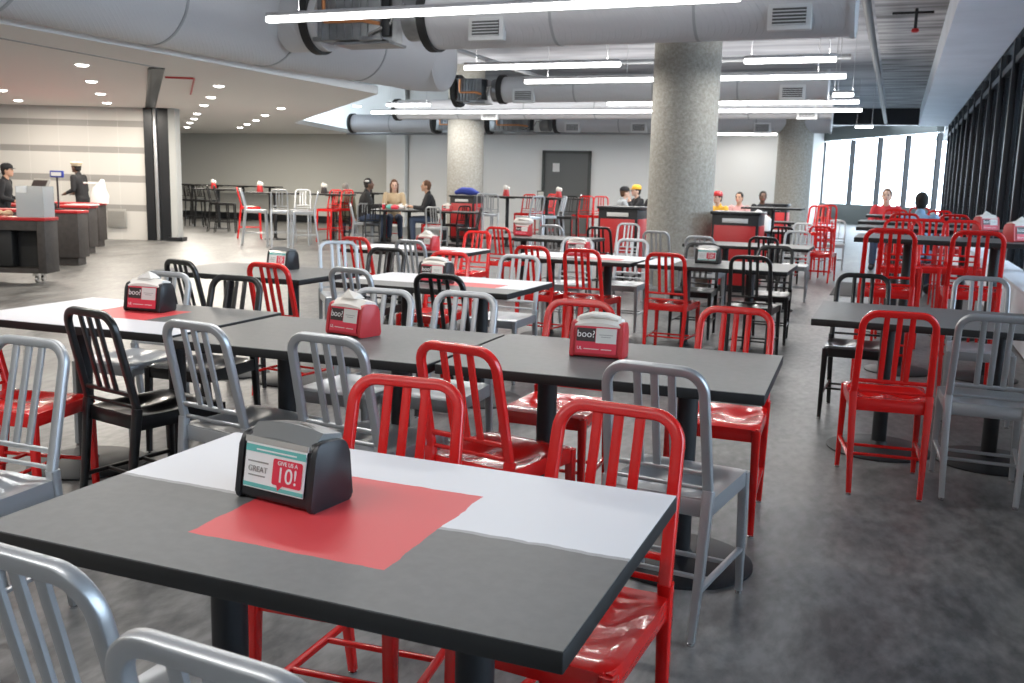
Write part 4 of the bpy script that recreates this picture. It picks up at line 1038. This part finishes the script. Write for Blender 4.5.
t = thing('table_sign', 'black framed table sign on the high table with thick posts', 'sign', (-7.2, 19.65, 1.101)); MB().box((0, 0, .07), (.17, .02, .13), bev=.006).obj('frame', 'cardblack', t); MB().box((0, -.012, .07), (.13, .004, .09)).obj('insert', 'cardpale', t)
b = MB(); b.tube([(0, 0, 0), (.02, 0, .15), (-.06, 0, .27), (-.09, 0, .31)], supel(.30, .20, 14, .8), scales=(1, .9, .4, .15), n=(0, 1, 0)); tag(b.obj('paper_bag', 'cardwhite', None, loc=(-1.95, 15.5, .746)), 'white crumpled bag on the distant table right of the big column', 'bag')
b = MB(); rnd = random.Random(3)
for k in range(5): b.box((rnd.uniform(-.08, .08), rnd.uniform(-.04, .04), .15+.012*k), (.13, .10, .01), rot=Matrix.Rotation(rnd.uniform(-.6, .6), 3, 'X') @ Matrix.Rotation(rnd.uniform(-.5, .5), 3, 'Z'))
b.ell((0, 0, .16), (.13, .07, .05)); tag(b.obj('napkin_pile', 'paper', None, loc=(-4.25, 11.0, .76)), 'pile of crumpled napkins on the dispenser of the fifth row left table', 'napkins')

# ------------------------------------------------------------------ world, lights, camera
w = bpy.data.worlds.new('sky'); SC.world = w; w.use_nodes = True
bg = w.node_tree.nodes['Background']; bg.inputs[0].default_value = (.74, .87, 1, 1); bg.inputs[1].default_value = 9.0
def area(name, loc, size, sizey, energy, col, direction):
    ld = bpy.data.lights.new(name, 'AREA'); ld.shape = 'RECTANGLE'; ld.size = size; ld.size_y = sizey; ld.energy = energy; ld.color = col
    o = bpy.data.objects.new(name, ld); COL.objects.link(o); o.location = loc; o.rotation_euler = Vector(direction).to_track_quat('-Z', 'Y').to_euler()
    return o
cam = bpy.data.cameras.new('camera'); co = bpy.data.objects.new('camera', cam); COL.objects.link(co)
cam.sensor_width = 36; cam.lens = 948*36/1024; cam.clip_start = .05; cam.clip_end = 300
r_, u_, f_ = [Vector(a) for a in CAM_AXES]
m4 = Matrix((( r_.x, u_.x, -f_.x, 0), (r_.y, u_.y, -f_.y, 0), (r_.z, u_.z, -f_.z, 1.385), (0, 0, 0, 1)))
co.matrix_world = m4
cam.dof.use_dof = True; cam.dof.focus_distance = 2.6; cam.dof.aperture_fstop = 9.0
SC.camera = co
SC.view_settings.view_transform = 'Standard'; SC.view_settings.look = 'None'; SC.view_settings.gamma = 1; SC.view_settings.exposure = -0.2
SC.view_settings.use_curve_mapping = False
